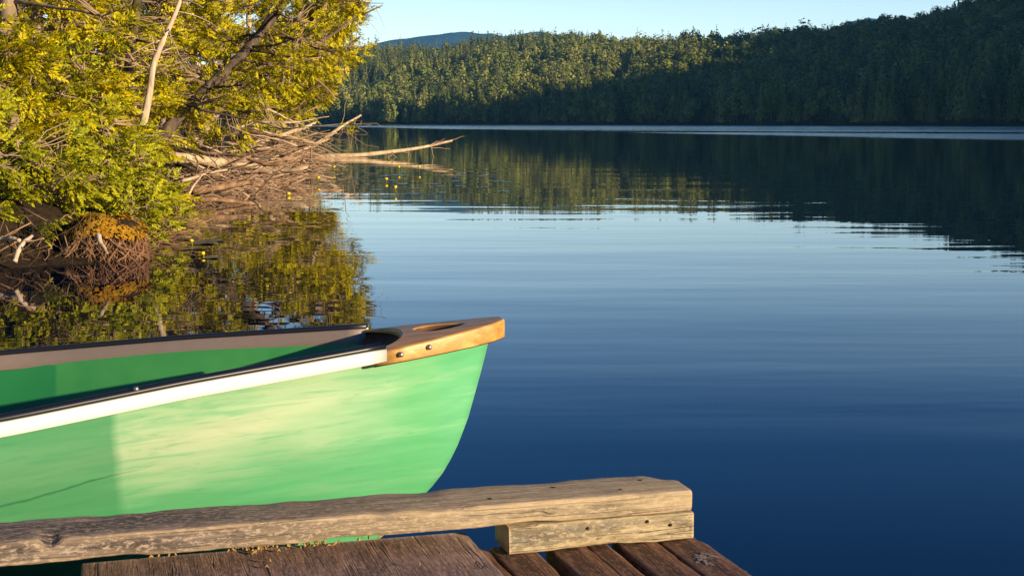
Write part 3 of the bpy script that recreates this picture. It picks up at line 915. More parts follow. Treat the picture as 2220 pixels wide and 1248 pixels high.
tag(bk.build('bank_roots', M['drift_brown']), 'fringe of thin brown roots hanging from the cut bank to the water', 'roots', kind='stuff')

# twigs and low scrub at the water's edge between hummock and pile
def shrub(label, x, y, h, n, seed, sc, leaf='shrub_leaf'):
    tr = up_trunk(x, y, h, (0.15, -0.2))
    return tree('shrub', label, 'shrub', 'low shrubs on the left bank', tr, 0.02, 0.008, n, h * 0.75, 0.03, 0.95, 42, seed, leaf=leaf, tpls=BRD, scale=sc, bias=(0.25, -0.35, 0.1), droop=0.15, bare=0.12, spread=0.34)
shrub('green shrub just behind the orange moss hummock', -3.3, 10.15, 0.55, 18, 501, 0.75)
shrub('bright green shrub at the water right of the moss hummock', -3.25, 11.2, 0.5, 18, 502, 0.75)
shrub('shaded shrub low at the left edge of the bank', -3.85, 9.6, 0.8, 26, 503, 0.8)
shrub('sparse green shrub at the foot of the pale log', -3.3, 12.7, 0.45, 18, 504, 0.85)
shrub('yellowish shrub behind the thin crooked stick', -4.15, 14.9, 0.55, 18, 505, 0.95)
shrub('knee high scrub of thin twigs on the dark peat beyond the moss hummock', -2.85, 10.35, 0.34, 16, 507, 0.7)
shrub('leafy shrub between the two bushy cedars', -4.2, 12.4, 1.2, 30, 506, 0.95)

# ------------------------------------------------------------------ pond lilies
M['petal'] = plain_mat('yellow_petal', (0.75, 0.50, 0.01), 0.5, 0, 0.3)
M['stem'] = plain_mat('lily_stem', (0.12, 0.14, 0.03), 0.6)
m, nt, b, out = mat('lily_pad')
n1 = noise(nt, coords(nt), 14, 3)
nt.links.new(ramp(nt, n1, [(0.35, (0.045, 0.055, 0.02)), (0.65, (0.09, 0.09, 0.035))]), b.inputs['Base Color'])
b.inputs['Roughness'].default_value = 0.28
M['pad'] = m
def flower_mesh():
    mb = MB()
    V, Q = [], []
    for ring, (rad, z) in enumerate(((0.006, -0.016), (0.022, -0.010), (0.030, 0.004), (0.026, 0.018), (0.020, 0.022))):
        for k in range(12):
            a = k * math.pi / 6
            rr_ = rad * (1 + 0.12 * math.cos(3 * a * 2) * (ring > 1))
            V.append((rr_ * math.cos(a), rr_ * math.sin(a), z + 0.004 * math.cos(6 * a) * (ring > 2)))
    for ring in range(4):
        for k in range(12):
            Q.append((ring * 12 + k, ring * 12 + (k + 1) % 12, ring * 12 + 12 + (k + 1) % 12, ring * 12 + 12 + k))
    mb.add(V, Q)
    mb.tube([(0, 0, -0.01), (0, 0, 0.014)], [0.012, 0.016], 8)
    return np_mesh('flower', np.vstack(mb.v), np.vstack(mb.f), True)
FM = flower_mesh(); FM.materials.append(M['petal'])
lil = [(837, 388, 402, 'yellow pond lily floating left of the open water flowers'), (857, 406, 430, 'largest yellow pond lily in front of the others'), (865, 362, 384, 'yellow pond lily in the middle of the far row'), (909, 362, 384, 'yellow pond lily farthest to the right'),
       (724, 362, 384, 'yellow pond lily right beside the end of the brushwood pile'), (690, 385, 410, 'yellow pond lily against the brushwood twigs'), (415, 522, 541, 'topmost of the yellow pond lilies near the bank'), (440, 552, 560, 'lowest of the yellow pond lilies near the bank'),
       (625, 420, 428, 'yellow pond lily close in front of the pile')]
for k, (px, py, pr, lb) in enumerate(lil):
    base = at_z(px, (py + pr) / 2, 0)
    top = at_y(px, py, base[1])
    o = empty('pond_lily', (base[0], base[1], 0)); tag(o, lb, 'flower', 'yellow pond lilies')
    h = max(0.02, top[2])
    fo = link('flower', FM, None, o); fo.location = (0, 0, h); s = 0.5 if base[1] < 12 else 0.85
    fo.scale = (s, s, s); fo.rotation_euler = (rng.uniform(-.3, .3), rng.uniform(-.3, .3), rng.uniform(0, 6))
    sb = MB(); sb.tube([(0.01, 0.02, -0.1), (0.004, 0.005, h * 0.3), (0, 0, h - 0.008)], 0.005, 5)
    sb.build('stem', M['stem'], o)
# floating pads
PADS = []
for k in range(3):
    n = 20
    a = np.linspace(0.18, 2 * np.pi - 0.18, n)
    V = [(0.01, 0, 0)]
    V += [(0.085 * (1 + 0.05 * math.sin(3 * x + k)) * math.cos(x) * 1.2, 0.085 * math.sin(x), 0.0025 * math.sin(4 * x + k)) for x in a]
    me = np_mesh('lily_pad', V, [(0, i, i + 1) for i in range(1, n)])
    me.materials.append(M['pad']); PADS.append(me)
r = np.random.default_rng(8)
npad = 0
while npad < 46:
    zone = r.uniform()
    if zone < 0.9:
        px, py = r.uniform(690, 1100), 372 + abs(r.normal()) * 32
        lb, g = 'flat lily pad floating out past the brushwood pile', 'lily pads on the open water'
    elif zone < 0.97:
        px, py = r.uniform(395, 480), r.uniform(495, 560)
        lb, g = 'flat lily pad floating by the near bank flowers', 'lily pads by the near flowers'
    else:
        px, py = r.uniform(0, 300), r.uniform(573, 586)
        lb, g = 'flat lily pad floating along the foot of the near bank', 'lily pads along the near bank'
    p = at_z(px, py, 0)
    if p[1] > 30 or bank_d(p[None, :2])[0] > -0.1: continue
    o = bpy.data.objects.new('lily_pad', PADS[npad % 3]); COL.objects.link(o)
    o.location = (p[0], p[1], 0.005 + 0.0001 * npad); s = r.uniform(0.6, 1.2); o.scale = (s, s, 1); o.rotation_euler = (0, 0, r.uniform(0, 6.28))
    tag(o, lb, 'lily pad', g); npad += 1
# bent twig standing in the water before the canoe
p0 = at_z(536, 676, 0)
bt = MB(); s = np.linspace(0, 1, 16)
q = np.stack([p0[0] + 0.155 * s + 0.02 * np.sin(s * 9), p0[1] + 0.02 * np.sin(s * 5), -0.01 + 0.055 * np.sin(s * math.pi) ** 0.7], -1)
bt.tube(q, 0.0035, 5)
tag(bt.build('bent_twig', M['dark_bark']), 'thin dark twig bent in a hoop out of the water behind the canoe', 'twig')
o_ = S.objects['bent_twig']

# ------------------------------------------------------------------ canoe
TIP = np.array([-0.0215, 2.967])
CA = R(192.5)
LEN = 4.9
canoe = empty('canoe', (TIP[0], TIP[1], 0), CA)
tag(canoe, 'light green canoe with white gunwales and a brown bow deck moored at the dock', 'canoe')
HL = LEN / 2
def sheer(a):
    a = np.minimum(a, LEN - a)
    return np.interp(a, [0, .06, .25, .65, .95, 1.4, 1.9, 2.45], [.482, .474, .457, .424, .392, .352, .322, .31])
_wa = [0, .06, .15, .25, .45, .65, .97, 1.3, 1.7, 2.1, 2.45]
_ww = [.014, .048, .092, .134, .206, .276, .390, .448, .478, .488, .49]
def halfw(a):
    a = np.minimum(a, LEN - a)
    return np.interp(a, _wa, _ww)
def smooth_interp(f, a, h=0.05):
    return (f(a - h) + 2 * f(a) + f(a + h)) / 4
_sz = np.array([-.09, -.06, -.02, .03, .08, .127, .16, .218, .286, .384, .44, .482])
_sa = np.array([.62, .44, .345, .272, .218, .172, .138, .103, .076, .048, .033, .024])
def stem_a(z):
    return np.interp(z, _sz, _sa)
def canoe_grid(off=0.0):
    """hull half surface points (station i, level j, side)"""
    u = np.concatenate([np.linspace(0, 1, 34) ** 1.35 * 0.5])
    q = np.concatenate([[0], np.linspace(0.03, 1, 22) ** 1.25])
    zk0, zt = -0.09, 0.482
    Vh = np.zeros((len(u) * 2 - 1, len(q), 3))
    for j, qq in enumerate(q):
        zs = zk0 + (zt - zk0) * qq
        a0 = float(stem_a(zs))
        for i, uu in enumerate(u):
            t = uu * 2
            a = a0 + (HL - a0) * t
            aw = t * HL
            zg = smooth_interp(sheer, np.array(max(a, 0.05)), 0.04) if a > 0.09 else sheer(np.array(a))
            z = zk0 + (zg - zk0) * qq
            n_ = 1.08 + 1.4 * smoothstep(np.array((aw - 0.5) / 2.0))
            sec = (1 - (1 - qq) ** n_) ** (1 / n_)
            wv_ = smooth_interp(halfw, np.array(max(a if qq > 0.985 else aw, 0.0)), min(0.05, max(a, 0.001) * 0.5))
            b_ = wv_ * sec * (1 - 0.0 * qq)
            if t == 0: b_ = min(b_, 0.006 + 0.008 * qq)
            b_ = max(b_ - off, 0.001)
            Vh[i, j] = (a, b_, z + (off if qq < 0.02 else 0))
            Vh[len(u) * 2 - 2 - i, j] = (LEN - a, b_, z + (off if qq < 0.02 else 0))
    return Vh
def skin(Vh, name, flip=False):
    ni, nj = Vh.shape[:2]
    L = Vh.copy(); Rr = Vh.copy(); Rr[..., 1] *= -1
    # one sheet: gunwale (+) .. keel .. gunwale (-)
    sheet = np.concatenate([L[:, ::-1], Rr[:, 1:]], axis=1)
    sheet[:, nj - 1, 1] = 0
    n2 = sheet.shape[1]
    i = np.arange(ni - 1)[:, None] * n2; j = np.arange(n2 - 1)[None]
    Q = np.stack([i + j, i + n2 + j, i + n2 + j + 1, i + j + 1], -1).reshape(-1, 4)
    V = sheet.reshape(-1, 3)
    caps = []
    for e in (0, ni - 1):
        for k in range(nj - 1):
            c = [e * n2 + k, e * n2 + k + 1, e * n2 + n2 - 2 - k, e * n2 + n2 - 1 - k]
            if len(set(c)) == 4: caps.append(c if e == 0 else c[::-1])
    Q = np.vstack([Q, np.array(caps)]) if caps else Q
    return V, Q
m, nt, b, out = mat('green_fibreglass')
oc = nt.nodes.new('ShaderNodeTexCoord'); sp = nt.nodes.new('ShaderNodeSeparateXYZ'); nt.links.new(oc.outputs['Object'], sp.inputs[0])
edge = noise(nt, coords(nt), 9, 4)
st = noise(nt, coords(nt, (0.5, 5, 14), rot=(0, R(-3), 0)), 1.5, 5, 0.55, 0.25)
fine = noise(nt, coords(nt, (0.8, 12, 44), rot=(0, R(-4), 0)), 1.3, 4, 0.6, 0.9)
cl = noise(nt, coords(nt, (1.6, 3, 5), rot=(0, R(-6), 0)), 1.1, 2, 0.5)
base = ramp(nt, math_(nt, 'ADD', math_(nt, 'MULTIPLY', st, 0.7), math_(nt, 'MULTIPLY', fine, 0.3)), [(0.32, (0.07, 0.32, 0.14)), (0.52, (0.105, 0.365, 0.175)), (0.72, (0.24, 0.42, 0.25))])  # long pale streaks stand in for rippling light off the water
# pale band high on the flank: light thrown up off the water, painted in
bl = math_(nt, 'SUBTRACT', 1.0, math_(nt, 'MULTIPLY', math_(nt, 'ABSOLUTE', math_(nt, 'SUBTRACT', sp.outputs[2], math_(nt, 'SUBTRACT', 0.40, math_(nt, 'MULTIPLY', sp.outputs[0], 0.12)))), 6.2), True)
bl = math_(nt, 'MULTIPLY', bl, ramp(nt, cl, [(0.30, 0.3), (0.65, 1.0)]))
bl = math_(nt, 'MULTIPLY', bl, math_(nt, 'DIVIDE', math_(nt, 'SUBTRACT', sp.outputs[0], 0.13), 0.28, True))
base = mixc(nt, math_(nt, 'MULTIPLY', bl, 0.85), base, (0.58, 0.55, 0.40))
base = mixc(nt, ramp(nt, fine, [(0.34, 0.5), (0.50, 0.0)]), base, (0.085, 0.335, 0.17))
# doubled laminate amidships: a darker panel with a soft edge
xa = math_(nt, 'ADD', sp.outputs[0], math_(nt, 'MULTIPLY', edge, 0.03))
pan = ramp(nt, math_(nt, 'DIVIDE', math_(nt, 'SUBTRACT', xa, 0.775), 0.03, True), [(0.2, 0.0), (0.8, 1.0)])
base = mixc(nt, math_(nt, 'MULTIPLY', pan, 0.8), base, (0.045, 0.225, 0.10))
# lighter seam strip near the stem
sm = ramp(nt, math_(nt, 'ABSOLUTE', math_(nt, 'SUBTRACT', xa, 0.205)), [(0.015, 1.0), (0.06, 0.0)])
base = mixc(nt, math_(nt, 'MULTIPLY', sm, 0.3), base, (0.09, 0.36, 0.12))
# fine scratches
sc_ = noise(nt, coords(nt, (2.5, 60, 90), rot=(0, R(4), 0)), 1.0, 3, 0.6)
base = mixc(nt, ramp(nt, sc_, [(0.66, 0.0), (0.74, 0.35)]), base, (0.05, 0.26, 0.07))
wl_ = math_(nt, 'DIVIDE', math_(nt, 'SUBTRACT', 0.30, math_(nt, 'ADD', sp.outputs[2], math_(nt, 'MULTIPLY', st, 0.06))), 0.16, True)
base = mixc(nt, math_(nt, 'MULTIPLY', wl_, 0.6), base, (0.055, 0.28, 0.11))  # deeper green low down: part waterline stain, part shading painted in
# one long scrape low on the flank
ln_ = math_(nt, 'ABSOLUTE', math_(nt, 'SUBTRACT', math_(nt, 'ADD', sp.outputs[2], math_(nt, 'ADD', math_(nt, 'MULTIPLY', sp.outputs[0], 0.165), math_(nt, 'MULTIPLY', edge, 0.02))), 0.391))
ln_ = math_(nt, 'MULTIPLY', ramp(nt, ln_, [(0.0006, 1.0), (0.0022, 0.0)]), math_(nt, 'DIVIDE', math_(nt, 'SUBTRACT', sp.outputs[0], 0.70), 0.12, True))
base = mixc(nt, math_(nt, 'MULTIPLY', ln_, 0.7), base, (0.01, 0.10, 0.035))
nt.links.new(base, b.inputs['Base Color'])
b.inputs['Roughness'].default_value = 0.32
b.inputs['Specular IOR Level'].default_value = 0.5
b.inputs['Coat Weight'].default_value = 0.3
b.inputs['Coat Roughness'].default_value = 0.12
wv_ = noise(nt, coords(nt, (1.2, 5, 8)), 1.4, 3, 0.5)
bump(nt, wv_, 0.35, 0.02, b)
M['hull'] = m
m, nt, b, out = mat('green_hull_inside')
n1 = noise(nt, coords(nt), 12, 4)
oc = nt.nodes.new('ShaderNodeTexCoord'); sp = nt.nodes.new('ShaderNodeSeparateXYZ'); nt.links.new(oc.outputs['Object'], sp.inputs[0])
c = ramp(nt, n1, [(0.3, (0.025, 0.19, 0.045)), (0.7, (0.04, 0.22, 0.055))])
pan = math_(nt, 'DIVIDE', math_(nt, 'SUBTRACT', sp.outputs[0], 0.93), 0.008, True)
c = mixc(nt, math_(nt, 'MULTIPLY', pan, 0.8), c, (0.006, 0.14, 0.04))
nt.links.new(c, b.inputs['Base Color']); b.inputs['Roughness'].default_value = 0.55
M['hull_in'] = m
Vo, Qo = skin(canoe_grid(0.0), 'hull')
Vi, Qi = skin(canoe_grid(0.006), 'hull')
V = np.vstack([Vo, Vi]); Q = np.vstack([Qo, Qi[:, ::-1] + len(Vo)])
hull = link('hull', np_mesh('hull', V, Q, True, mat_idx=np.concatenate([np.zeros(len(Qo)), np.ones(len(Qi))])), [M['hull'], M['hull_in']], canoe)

M['white'] = plain_mat('white_vinyl', (0.66, 0.63, 0.56), 0.4, 0, 0.5, 0.12, 18)
M['inwale'] = plain_mat('taupe_aluminium', (0.23, 0.175, 0.15), 0.5, 0.2, 0.4, 0.25, 60)
M['black'] = plain_mat('black_rubber', (0.012, 0.013, 0.018), 0.38, 0, 0.5, 0.4, 40)
M['screw'] = plain_mat('screw_metal', (0.38, 0.35, 0.32), 0.5, 1.0, 0.5, 0.2, 60)
def sweep(prof, a, side, name, mt, parent):
    """extrude a (lateral, vertical) profile along the gunwale"""
    prof = np.array(prof)
    A = a
    W_ = np.array([float(smooth_interp(halfw, np.array(x), min(0.05, x * 0.5))) for x in A])
    Zg = np.array([float(smooth_interp(sheer, np.array(x), 0.04)) for x in A])
    k = len(prof)
    V = np.zeros((len(A), k, 3))
    dW = np.gradient(W_, A)
    nx, ny = -dW / np.sqrt(1 + dW ** 2), 1 / np.sqrt(1 + dW ** 2)
    V[..., 0] = A[:, None] + prof[None, :, 0] * nx[:, None]
    V[..., 1] = side * (W_[:, None] + prof[None, :, 0] * ny[:, None])
    V[..., 2] = Zg[:, None] + prof[None, :, 1]
    i = np.arange(len(A) - 1)[:, None] * k; j = np.arange(k)[None]; j2 = (j + 1) % k
    Q = np.stack([i + j, i + j2, i + k + j2, i + k + j], -1).reshape(-1, 4)
    if side < 0: Q = Q[:, ::-1]
    V = V.reshape(-1, 3)
    cap = []
    for e in (0, len(A) - 1):
        for t in range(k // 2 - 1):
            c = [e * k + t, e * k + t + 1, e * k + k - 2 - t, e * k + k - 1 - t]
            cap.append(c)
    Q = np.vstack([Q, np.array(cap)])
    me = np_mesh(name, V, Q)
    return link(name, me, mt, parent)
AA = np.linspace(0.268, LEN - 0.268, 110)
for side in (1, -1):
    g = sweep([(-0.004, 0.002), (0.0115, 0.002), (0.013, 0.0), (0.0135, -0.0215), (0.012, -0.0235), (0.0015, -0.0245), (0.001, -0.006), (-0.004, -0.004)], AA, side, 'gunwale', M['white'], canoe)
    sweep([(-0.0045, 0.003), (-0.0125, 0.003), (-0.0145, 0.001), (-0.0195, -0.029), (-0.0185, -0.031), (-0.0155, -0.029)], AA, side, 'inwale', M['inwale'], g)
    sweep([(-0.0125, 0.0035), (-0.0135, 0.009), (-0.010, 0.0125), (-0.002, 0.0135), (0.001, 0.0115), (0.004, 0.0125), (0.009, 0.0105), (0.0105, 0.0035)], AA, side, 'rub_rail', M['black'], g)
    for a in ((0.735, 1.335, 2.1, 2.9) if side > 0 else (1.335, 2.1, 2.9)):
        w_ = float(halfw(np.array(a))); z_ = float(sheer(np.array(a)))
        rv = MB(); rv.tube([(a, side * (w_ + 0.0075), z_ + 0.010), (a, side * (w_ + 0.0075), z_ + 0.0165)], [0.006, 0.004], 8)
        rv.build('rivet', M['screw'], g, True)

# bow and stern decks: moulded brown caps with a hand hole and a scooped inner edge
m, nt, b, out = mat('brown_deck')
n1 = noise(nt, coords(nt, (1, 4, 4)), 9, 5, 0.6)
n2 = noise(nt, coords(nt), 160, 2)
gr_ = noise(nt, coords(nt, (3, 70, 70)), 1.0, 5, 0.7, 0.6)
c = ramp(nt, math_(nt, 'ADD', math_(nt, 'MULTIPLY', n1, 0.5), math_(nt, 'MULTIPLY', gr_, 0.5)), [(0.36, (0.28, 0.135, 0.034)), (0.5, (0.40, 0.215, 0.055)), (0.64, (0.52, 0.32, 0.10))])
c = mixc(nt, ramp(nt, noise(nt, coords(nt), 22, 3), [(0.6, 0.0), (0.72, 0.6)]), c, (0.62, 0.20, 0.02))
nt.links.new(c, b.inputs['Base Color']); b.inputs['Roughness'].default_value = 0.42
bump(nt, n2, 0.15, 0.002, b)
M['deck'] = m
M['deck_shade'] = plain_mat('shaded_deck_brown', (0.10, 0.045, 0.02), 0.6, 0, 0.3, 0.5, 20)  # darker copy of the deck brown, shade put into the colour
def deck_mesh():
    cu = bpy.data.curves.new('deck', 'CURVE')
    cu.dimensions = '2D'; cu.fill_mode = 'BOTH'
    cu.extrude = 0.0165; cu.bevel_depth = 0.0045; cu.bevel_resolution = 3
    E = 0.012 - 0.0045
    aa = np.array([0.002, 0.008, 0.03, 0.08, 0.15, 0.22, 0.287])
    ww = np.array([0.016, 0.026, 0.045, 0.072, 0.104, 0.132, 0.156])
    right = [(a, w_) for a, w_ in zip(aa, ww)]
    arch = []
    for t in np.linspace(0, 1, 17):
        y = 0.138 - 0.276 * t
        arch.append((0.288 - 0.075 * (1 - abs(y / 0.138) ** 2.4) ** 0.8, y))
    aa, ww = list(aa), list(ww)
    outline = right + arch + [(a, -w_) for a, w_ in reversed(right)]
    hole = [(0.134 + 0.056 * math.cos(t), 0.0 + 0.040 * math.sin(t) * (1 + 0.3 * math.cos(t))) for t in np.linspace(0, 2 * np.pi, 28, endpoint=False)]
    for pl in (outline, hole):
        sp_ = cu.splines.new('POLY'); sp_.points.add(len(pl) - 1); sp_.use_cyclic_u = True
        for p_, (x, y) in zip(sp_.points, pl): p_.co = (x, y, 0, 1)
    ob = bpy.data.objects.new('deck_curve', cu); COL.objects.link(ob)
    me = bpy.data.meshes.new_from_object(ob.evaluated_get(bpy.context.evaluated_depsgraph_get()))
    bpy.data.objects.remove(ob); bpy.data.curves.remove(cu)
    bm = bmesh.new(); bm.from_mesh(me)
    bmesh.ops.triangulate(bm, faces=[f for f in bm.faces if len(f.verts) > 4])
    for v in bm.verts:
        a, y, z = v.co
        zg = float(sheer(np.array(max(a, 0)))) + 0.004
        v.co.z = zg + z - 0.012 + (0.012 * (1 - (y / 0.15) ** 2) if z > 0 else 0)
        v.co.z -= 0.015; zg -= 0.015
        rim = abs(y) > float(np.interp(a, aa, ww)) - 0.012 or a < 0.016
        if z < 0: v.co.z = zg + (z + 0.001 if rim else 0.010 + z * 0.15)
    bm.normal_update()
    for f in bm.faces:                                   # shade of the underside and hand hole, painted with the darker brown
        c_ = f.calc_center_median()
        if f.normal.z < -0.3 or (abs(c_.y) < 0.06 and 0.07 < c_.x < 0.20 and f.normal.z < 0.35): f.material_index = 1
    bm.to_mesh(me); bm.free()
    me.name = 'deck'
    return me
dm = deck_mesh(); dm.materials.append(M['deck']); dm.materials.append(M['deck_shade'])
for end in (0, 1):
    dk = link('deck', dm, None, canoe)
    if end: dk.location = (LEN, 0, 0); dk.rotation_euler = (0, 0, math.pi)
    arch_ = np.array([(0.286 - 0.075 * (1 - abs(y / 0.138) ** 2.4) ** 0.8 - 0.004, y) for y in np.linspace(0.137, -0.137, 25)])
    fr_, bk_ = arch_, arch_ - [0.006, 0]
    zt_ = np.array([float(sheer(np.array(a))) for a in arch_[:, 0]])
    lo_ = np.array([1, 0.68])
    VV = np.concatenate([np.column_stack([fr_, zt_ - 0.004]), np.column_stack([fr_ * lo_, zt_ - 0.060]), np.column_stack([bk_ * lo_, zt_ - 0.060]), np.column_stack([bk_, zt_ - 0.004])])
    QQ = [(r_ * 25 + k, r_ * 25 + k + 1, ((r_ + 1) % 4) * 25 + k + 1, ((r_ + 1) % 4) * 25 + k) for r_ in range(4) for k in range(24)] + [(0, 25, 50, 75), (24, 99, 74, 49)]
    bh = MB(); bh.add(VV, QQ); bh.build('bulkhead', M['deck_shade'], dk)
    for a, dz in ((0.175, -0.010), (0.236, -0.013)):
        for side in (1, -1):
            w_ = float(np.interp(a, [.15, .22, .287], [.106, .137, .163])) + 0.0035
            z_ = float(sheer(np.array(a))) + dz
            sb = MB(); sb.tube([(a, side * w_, z_), (a - 0.002, side * (w_ + 0.004), z_), (a - 0.003, side * (w_ + 0.006), z_)], [0.0055, 0.005, 0.0025], 10)
            so = sb.build('screw', M['screw'], dk, True)
# thwarts and seats (beyond the frame, seen only from beside)
M['ash'] = wood_mat('varnished_ash', (0.25, 0.13, 0.05), (0.4, 0.23, 0.1), (0.5, 0.3, 0.14), (0.35, 0.2, 0.08), stain_amt=0.3, rough=0.4)
for a in (2.6,):
    w_ = float(halfw(np.array(a))) - 0.013; z_ = float(sheer(np.array(a)))
    tb = MB(); yy = np.linspace(-w_, w_, 9)
    tb.tube(np.stack([np.full(9, a), yy, np.full(9, z_ - 0.03)], -1), 0.018 + 0.010 * np.abs(yy / w_), 8)
    tb.build('thwart', M['ash'], canoe, True)
for a in (1.5, 3.6):
    w_ = float(halfw(np.array(a))) - 0.02; z_ = float(sheer(np.array(a)))
    sb = MB()
    for da in (-0.13, 0.11): sb.box((a + da, -w_, z_ - 0.10), (a + da + 0.025, w_, z_ - 0.075))
    for y in (-0.2, 0.18): sb.box((a - 0.104, y, z_ - 0.099), (a + 0.109, y + 0.025, z_ - 0.076))
    for y in np.linspace(-0.15, 0.15, 9): sb.box((a - 0.103, y - 0.012, z_ - 0.085), (a + 0.108, y + 0.012, z_ - 0.081))
    sb.build('seat', M['ash'], canoe)

# ------------------------------------------------------------------ dock
DA = R(16)
dock = empty('dock', (0, 0, 0), DA)
tag(dock, 'weathered wooden dock with a raised plank rail at the bottom of the photo', 'dock')
M['rail'] = wood_mat('grey_timber', (0.04, 0.032, 0.03), (0.20, 0.155, 0.13), (0.44, 0.34, 0.26), (0.06, 0.048, 0.047), grain=(4, 60, 60), bd=0.007, stain_amt=1.0, edge=(0.50, 0.36, 0.22), speck=0.75, tail=(2.95, (0.52, 0.40, 0.24)))
M['block'] = wood_mat('tan_timber', (0.09, 0.065, 0.04), (0.36, 0.275, 0.16), (0.56, 0.45, 0.28), (0.15, 0.135, 0.11), grain=(7, 36, 36), bd=0.006, stain_amt=0.95, edge=(0.56, 0.43, 0.24), speck=0.5)
M['board'] = wood_mat('brown_deck_board', (0.03, 0.014, 0.009), (0.19, 0.088, 0.045), (0.40, 0.23, 0.15), (0.055, 0.03, 0.02), stain_amt=0.75, rough=0.7, edge=(0.36, 0.20, 0.11), speck=0.4)
M['panel'] = wood_mat('faded_plywood', (0.10, 0.055, 0.042), (0.26, 0.15, 0.115), (0.42, 0.28, 0.225), (0.13, 0.088, 0.08), grain=(3, 26, 26), stain_amt=0.8, edge=(0.42, 0.3, 0.22), speck=0.5)
M['rust'] = plain_mat('rusty_nail', (0.06, 0.03, 0.02), 0.8, 0.3, 0.3, 0.6, 200)

def timber(name, mt, parent, ax, lo, hi, cross, seed, seg=70, bev=0.006, rough=0.0022, chips=()):
    """a sawn timber: rounded box section swept along axis ax ('s' or 't') with worn edges.
    lo/hi along the axis; cross=((c0,c1),(z0,z1)) across. The object's X axis runs along the grain."""
    (c0, c1), (z0, z1) = cross
    L = hi - lo; W_ = c1 - c0; H_ = z1 - z0
    cx, cz = (c0 + c1) / 2, (z0 + z1) / 2
    def sect():
        pts = []
        for sx_, sz_, a0 in ((1, 1, 0), (-1, 1, 90), (-1, -1, 180), (1, -1, 270)):
            for a in (0, 30, 60, 90):
                t = R(a0 + a)
                pts.append((sx_ * (W_ / 2 - bev) + bev * math.cos(t), sz_ * (H_ / 2 - bev) + bev * math.sin(t)))
            # extra points along the side that follows
            nx_ = {0: (-1, 0), 90: (0, -1), 180: (1, 0), 270: (0, 1)}[a0]
            ln = W_ if nx_[0] else H_
            for q_ in (0.25, 0.5, 0.75):
                b0 = np.array(pts[-1] if q_ == 0.25 else b0_)
                if q_ == 0.25: b0_ = b0
                pts.append(tuple(b0_ + np.array(nx_) * (ln - 2 * bev) * q_))
        return np.array(pts)
    sc2 = sect(); k = len(sc2)
    xs = np.linspace(0, 1, seg + 1)
    xs = L * (0.5 - 0.5 * np.cos(np.pi * xs)) if L < 0.5 else L * xs
    xs = np.concatenate([[0, bev * 0.4], xs[1:-1][(xs[1:-1] > bev * 1.2) & (xs[1:-1] < L - bev * 1.2)], [L - bev * 0.4, L]])
    shrink = np.ones(len(xs)); shrink[0] = shrink[-1] = 0
    V = np.zeros((len(xs), k, 3))
    rr_ = np.random.default_rng(seed)
    for q_, x in enumerate(xs):
        p = sc2.copy()
        if not shrink[q_]:
            p = p * np.array([(W_ - bev) / W_, (H_ - bev) / H_])
        P3 = np.column_stack([np.full(k, x * 9), p * 45])
        d = wob(P3, seed, 4) * rough + wob(np.column_stack([np.full(k, x * 60), p * 160]), seed + 1, 2) * rough * 0.35
        nrm = p / (np.linalg.norm(p / np.array([W_, H_]), axis=1)[:, None] + 1e-9) / max(W_, H_)
        cor = np.clip((np.abs(p[:, 0]) / (W_ / 2)) + (np.abs(p[:, 1]) / (H_ / 2)) - 1.2, 0, 0.8) / 0.8
        wear = np.maximum(0, wob(np.column_stack([np.full(k, x * 26), np.sign(p) * 3]), seed + 2, 3)) * rough * 2.5 * cor
        p = p - np.sign(p) * (d * 0.6 + wear)[:, None]
        for (xc, wd, dp, sgn) in chips:
            g = np.exp(-((x - xc) / wd) ** 2) * cor * (np.sign(p[:, 1]) > 0) * (np.sign(p[:, 0]) == sgn)
            p[:, 1] -= dp * g; p[:, 0] -= sgn * dp * 0.8 * g
        V[q_] = np.column_stack([np.full(k, x), p])
    i = np.arange(len(xs) - 1)[:, None] * k; j = np.arange(k)[None]; j2 = (j + 1) % k
    Q = np.stack([i + j, i + j2, i + k + j2, i + k + j], -1).reshape(-1, 4)
    caps = []
    for e in (0, len(xs) - 1):
        for t in range(k // 2 - 1):
            c = [e * k + t, e * k + t + 1, e * k + k - 2 - t, e * k + k - 1 - t]
            caps.append(c[::-1] if e == 0 else c)
    me = np_mesh(name, V.reshape(-1, 3), np.vstack([Q, np.array(caps)]), True)
    me.set_sharp_from_angle(angle=R(40)) if hasattr(me, 'set_sharp_from_angle') else None
    bm = bmesh.new(); bm.from_mesh(me); bmesh.ops.recalc_face_normals(bm, faces=bm.faces); bm.to_mesh(me); bm.free()
    o = link(name, me, mt, parent)
    if ax == 's':
        o.location = (lo, cx, cz)
    else:
        o.location = (cx, lo, cz); o.rotation_euler = (0, 0, R(90))
    return o
ZD = 0.214
rail = timber('rail_plank', M['rail'], dock, 's', -2.6, 0.915, ((2.113, 2.228), (0.264, 0.301)), 3, 420, 0.005, 0.0017, chips=((2.51, 0.012, 0.012, -1), (3.515, 0.03, 0.012, 1), (3.0, 0.02, 0.004, -1), (2.2, 0.03, 0.004, -1)))
blk = timber('spacer_block', M['block'], dock, 's', 0.602, 0.921, ((2.119, 2.203), (ZD + 0.0015, 0.2615)), 8, 120, 0.003, 0.0012)
timber('spacer_block', M['block'], dock, 's', -0.95, -0.62, ((2.119, 2.203), (ZD + 0.0015, 0.2615)), 9, 60, 0.004, 0.002)
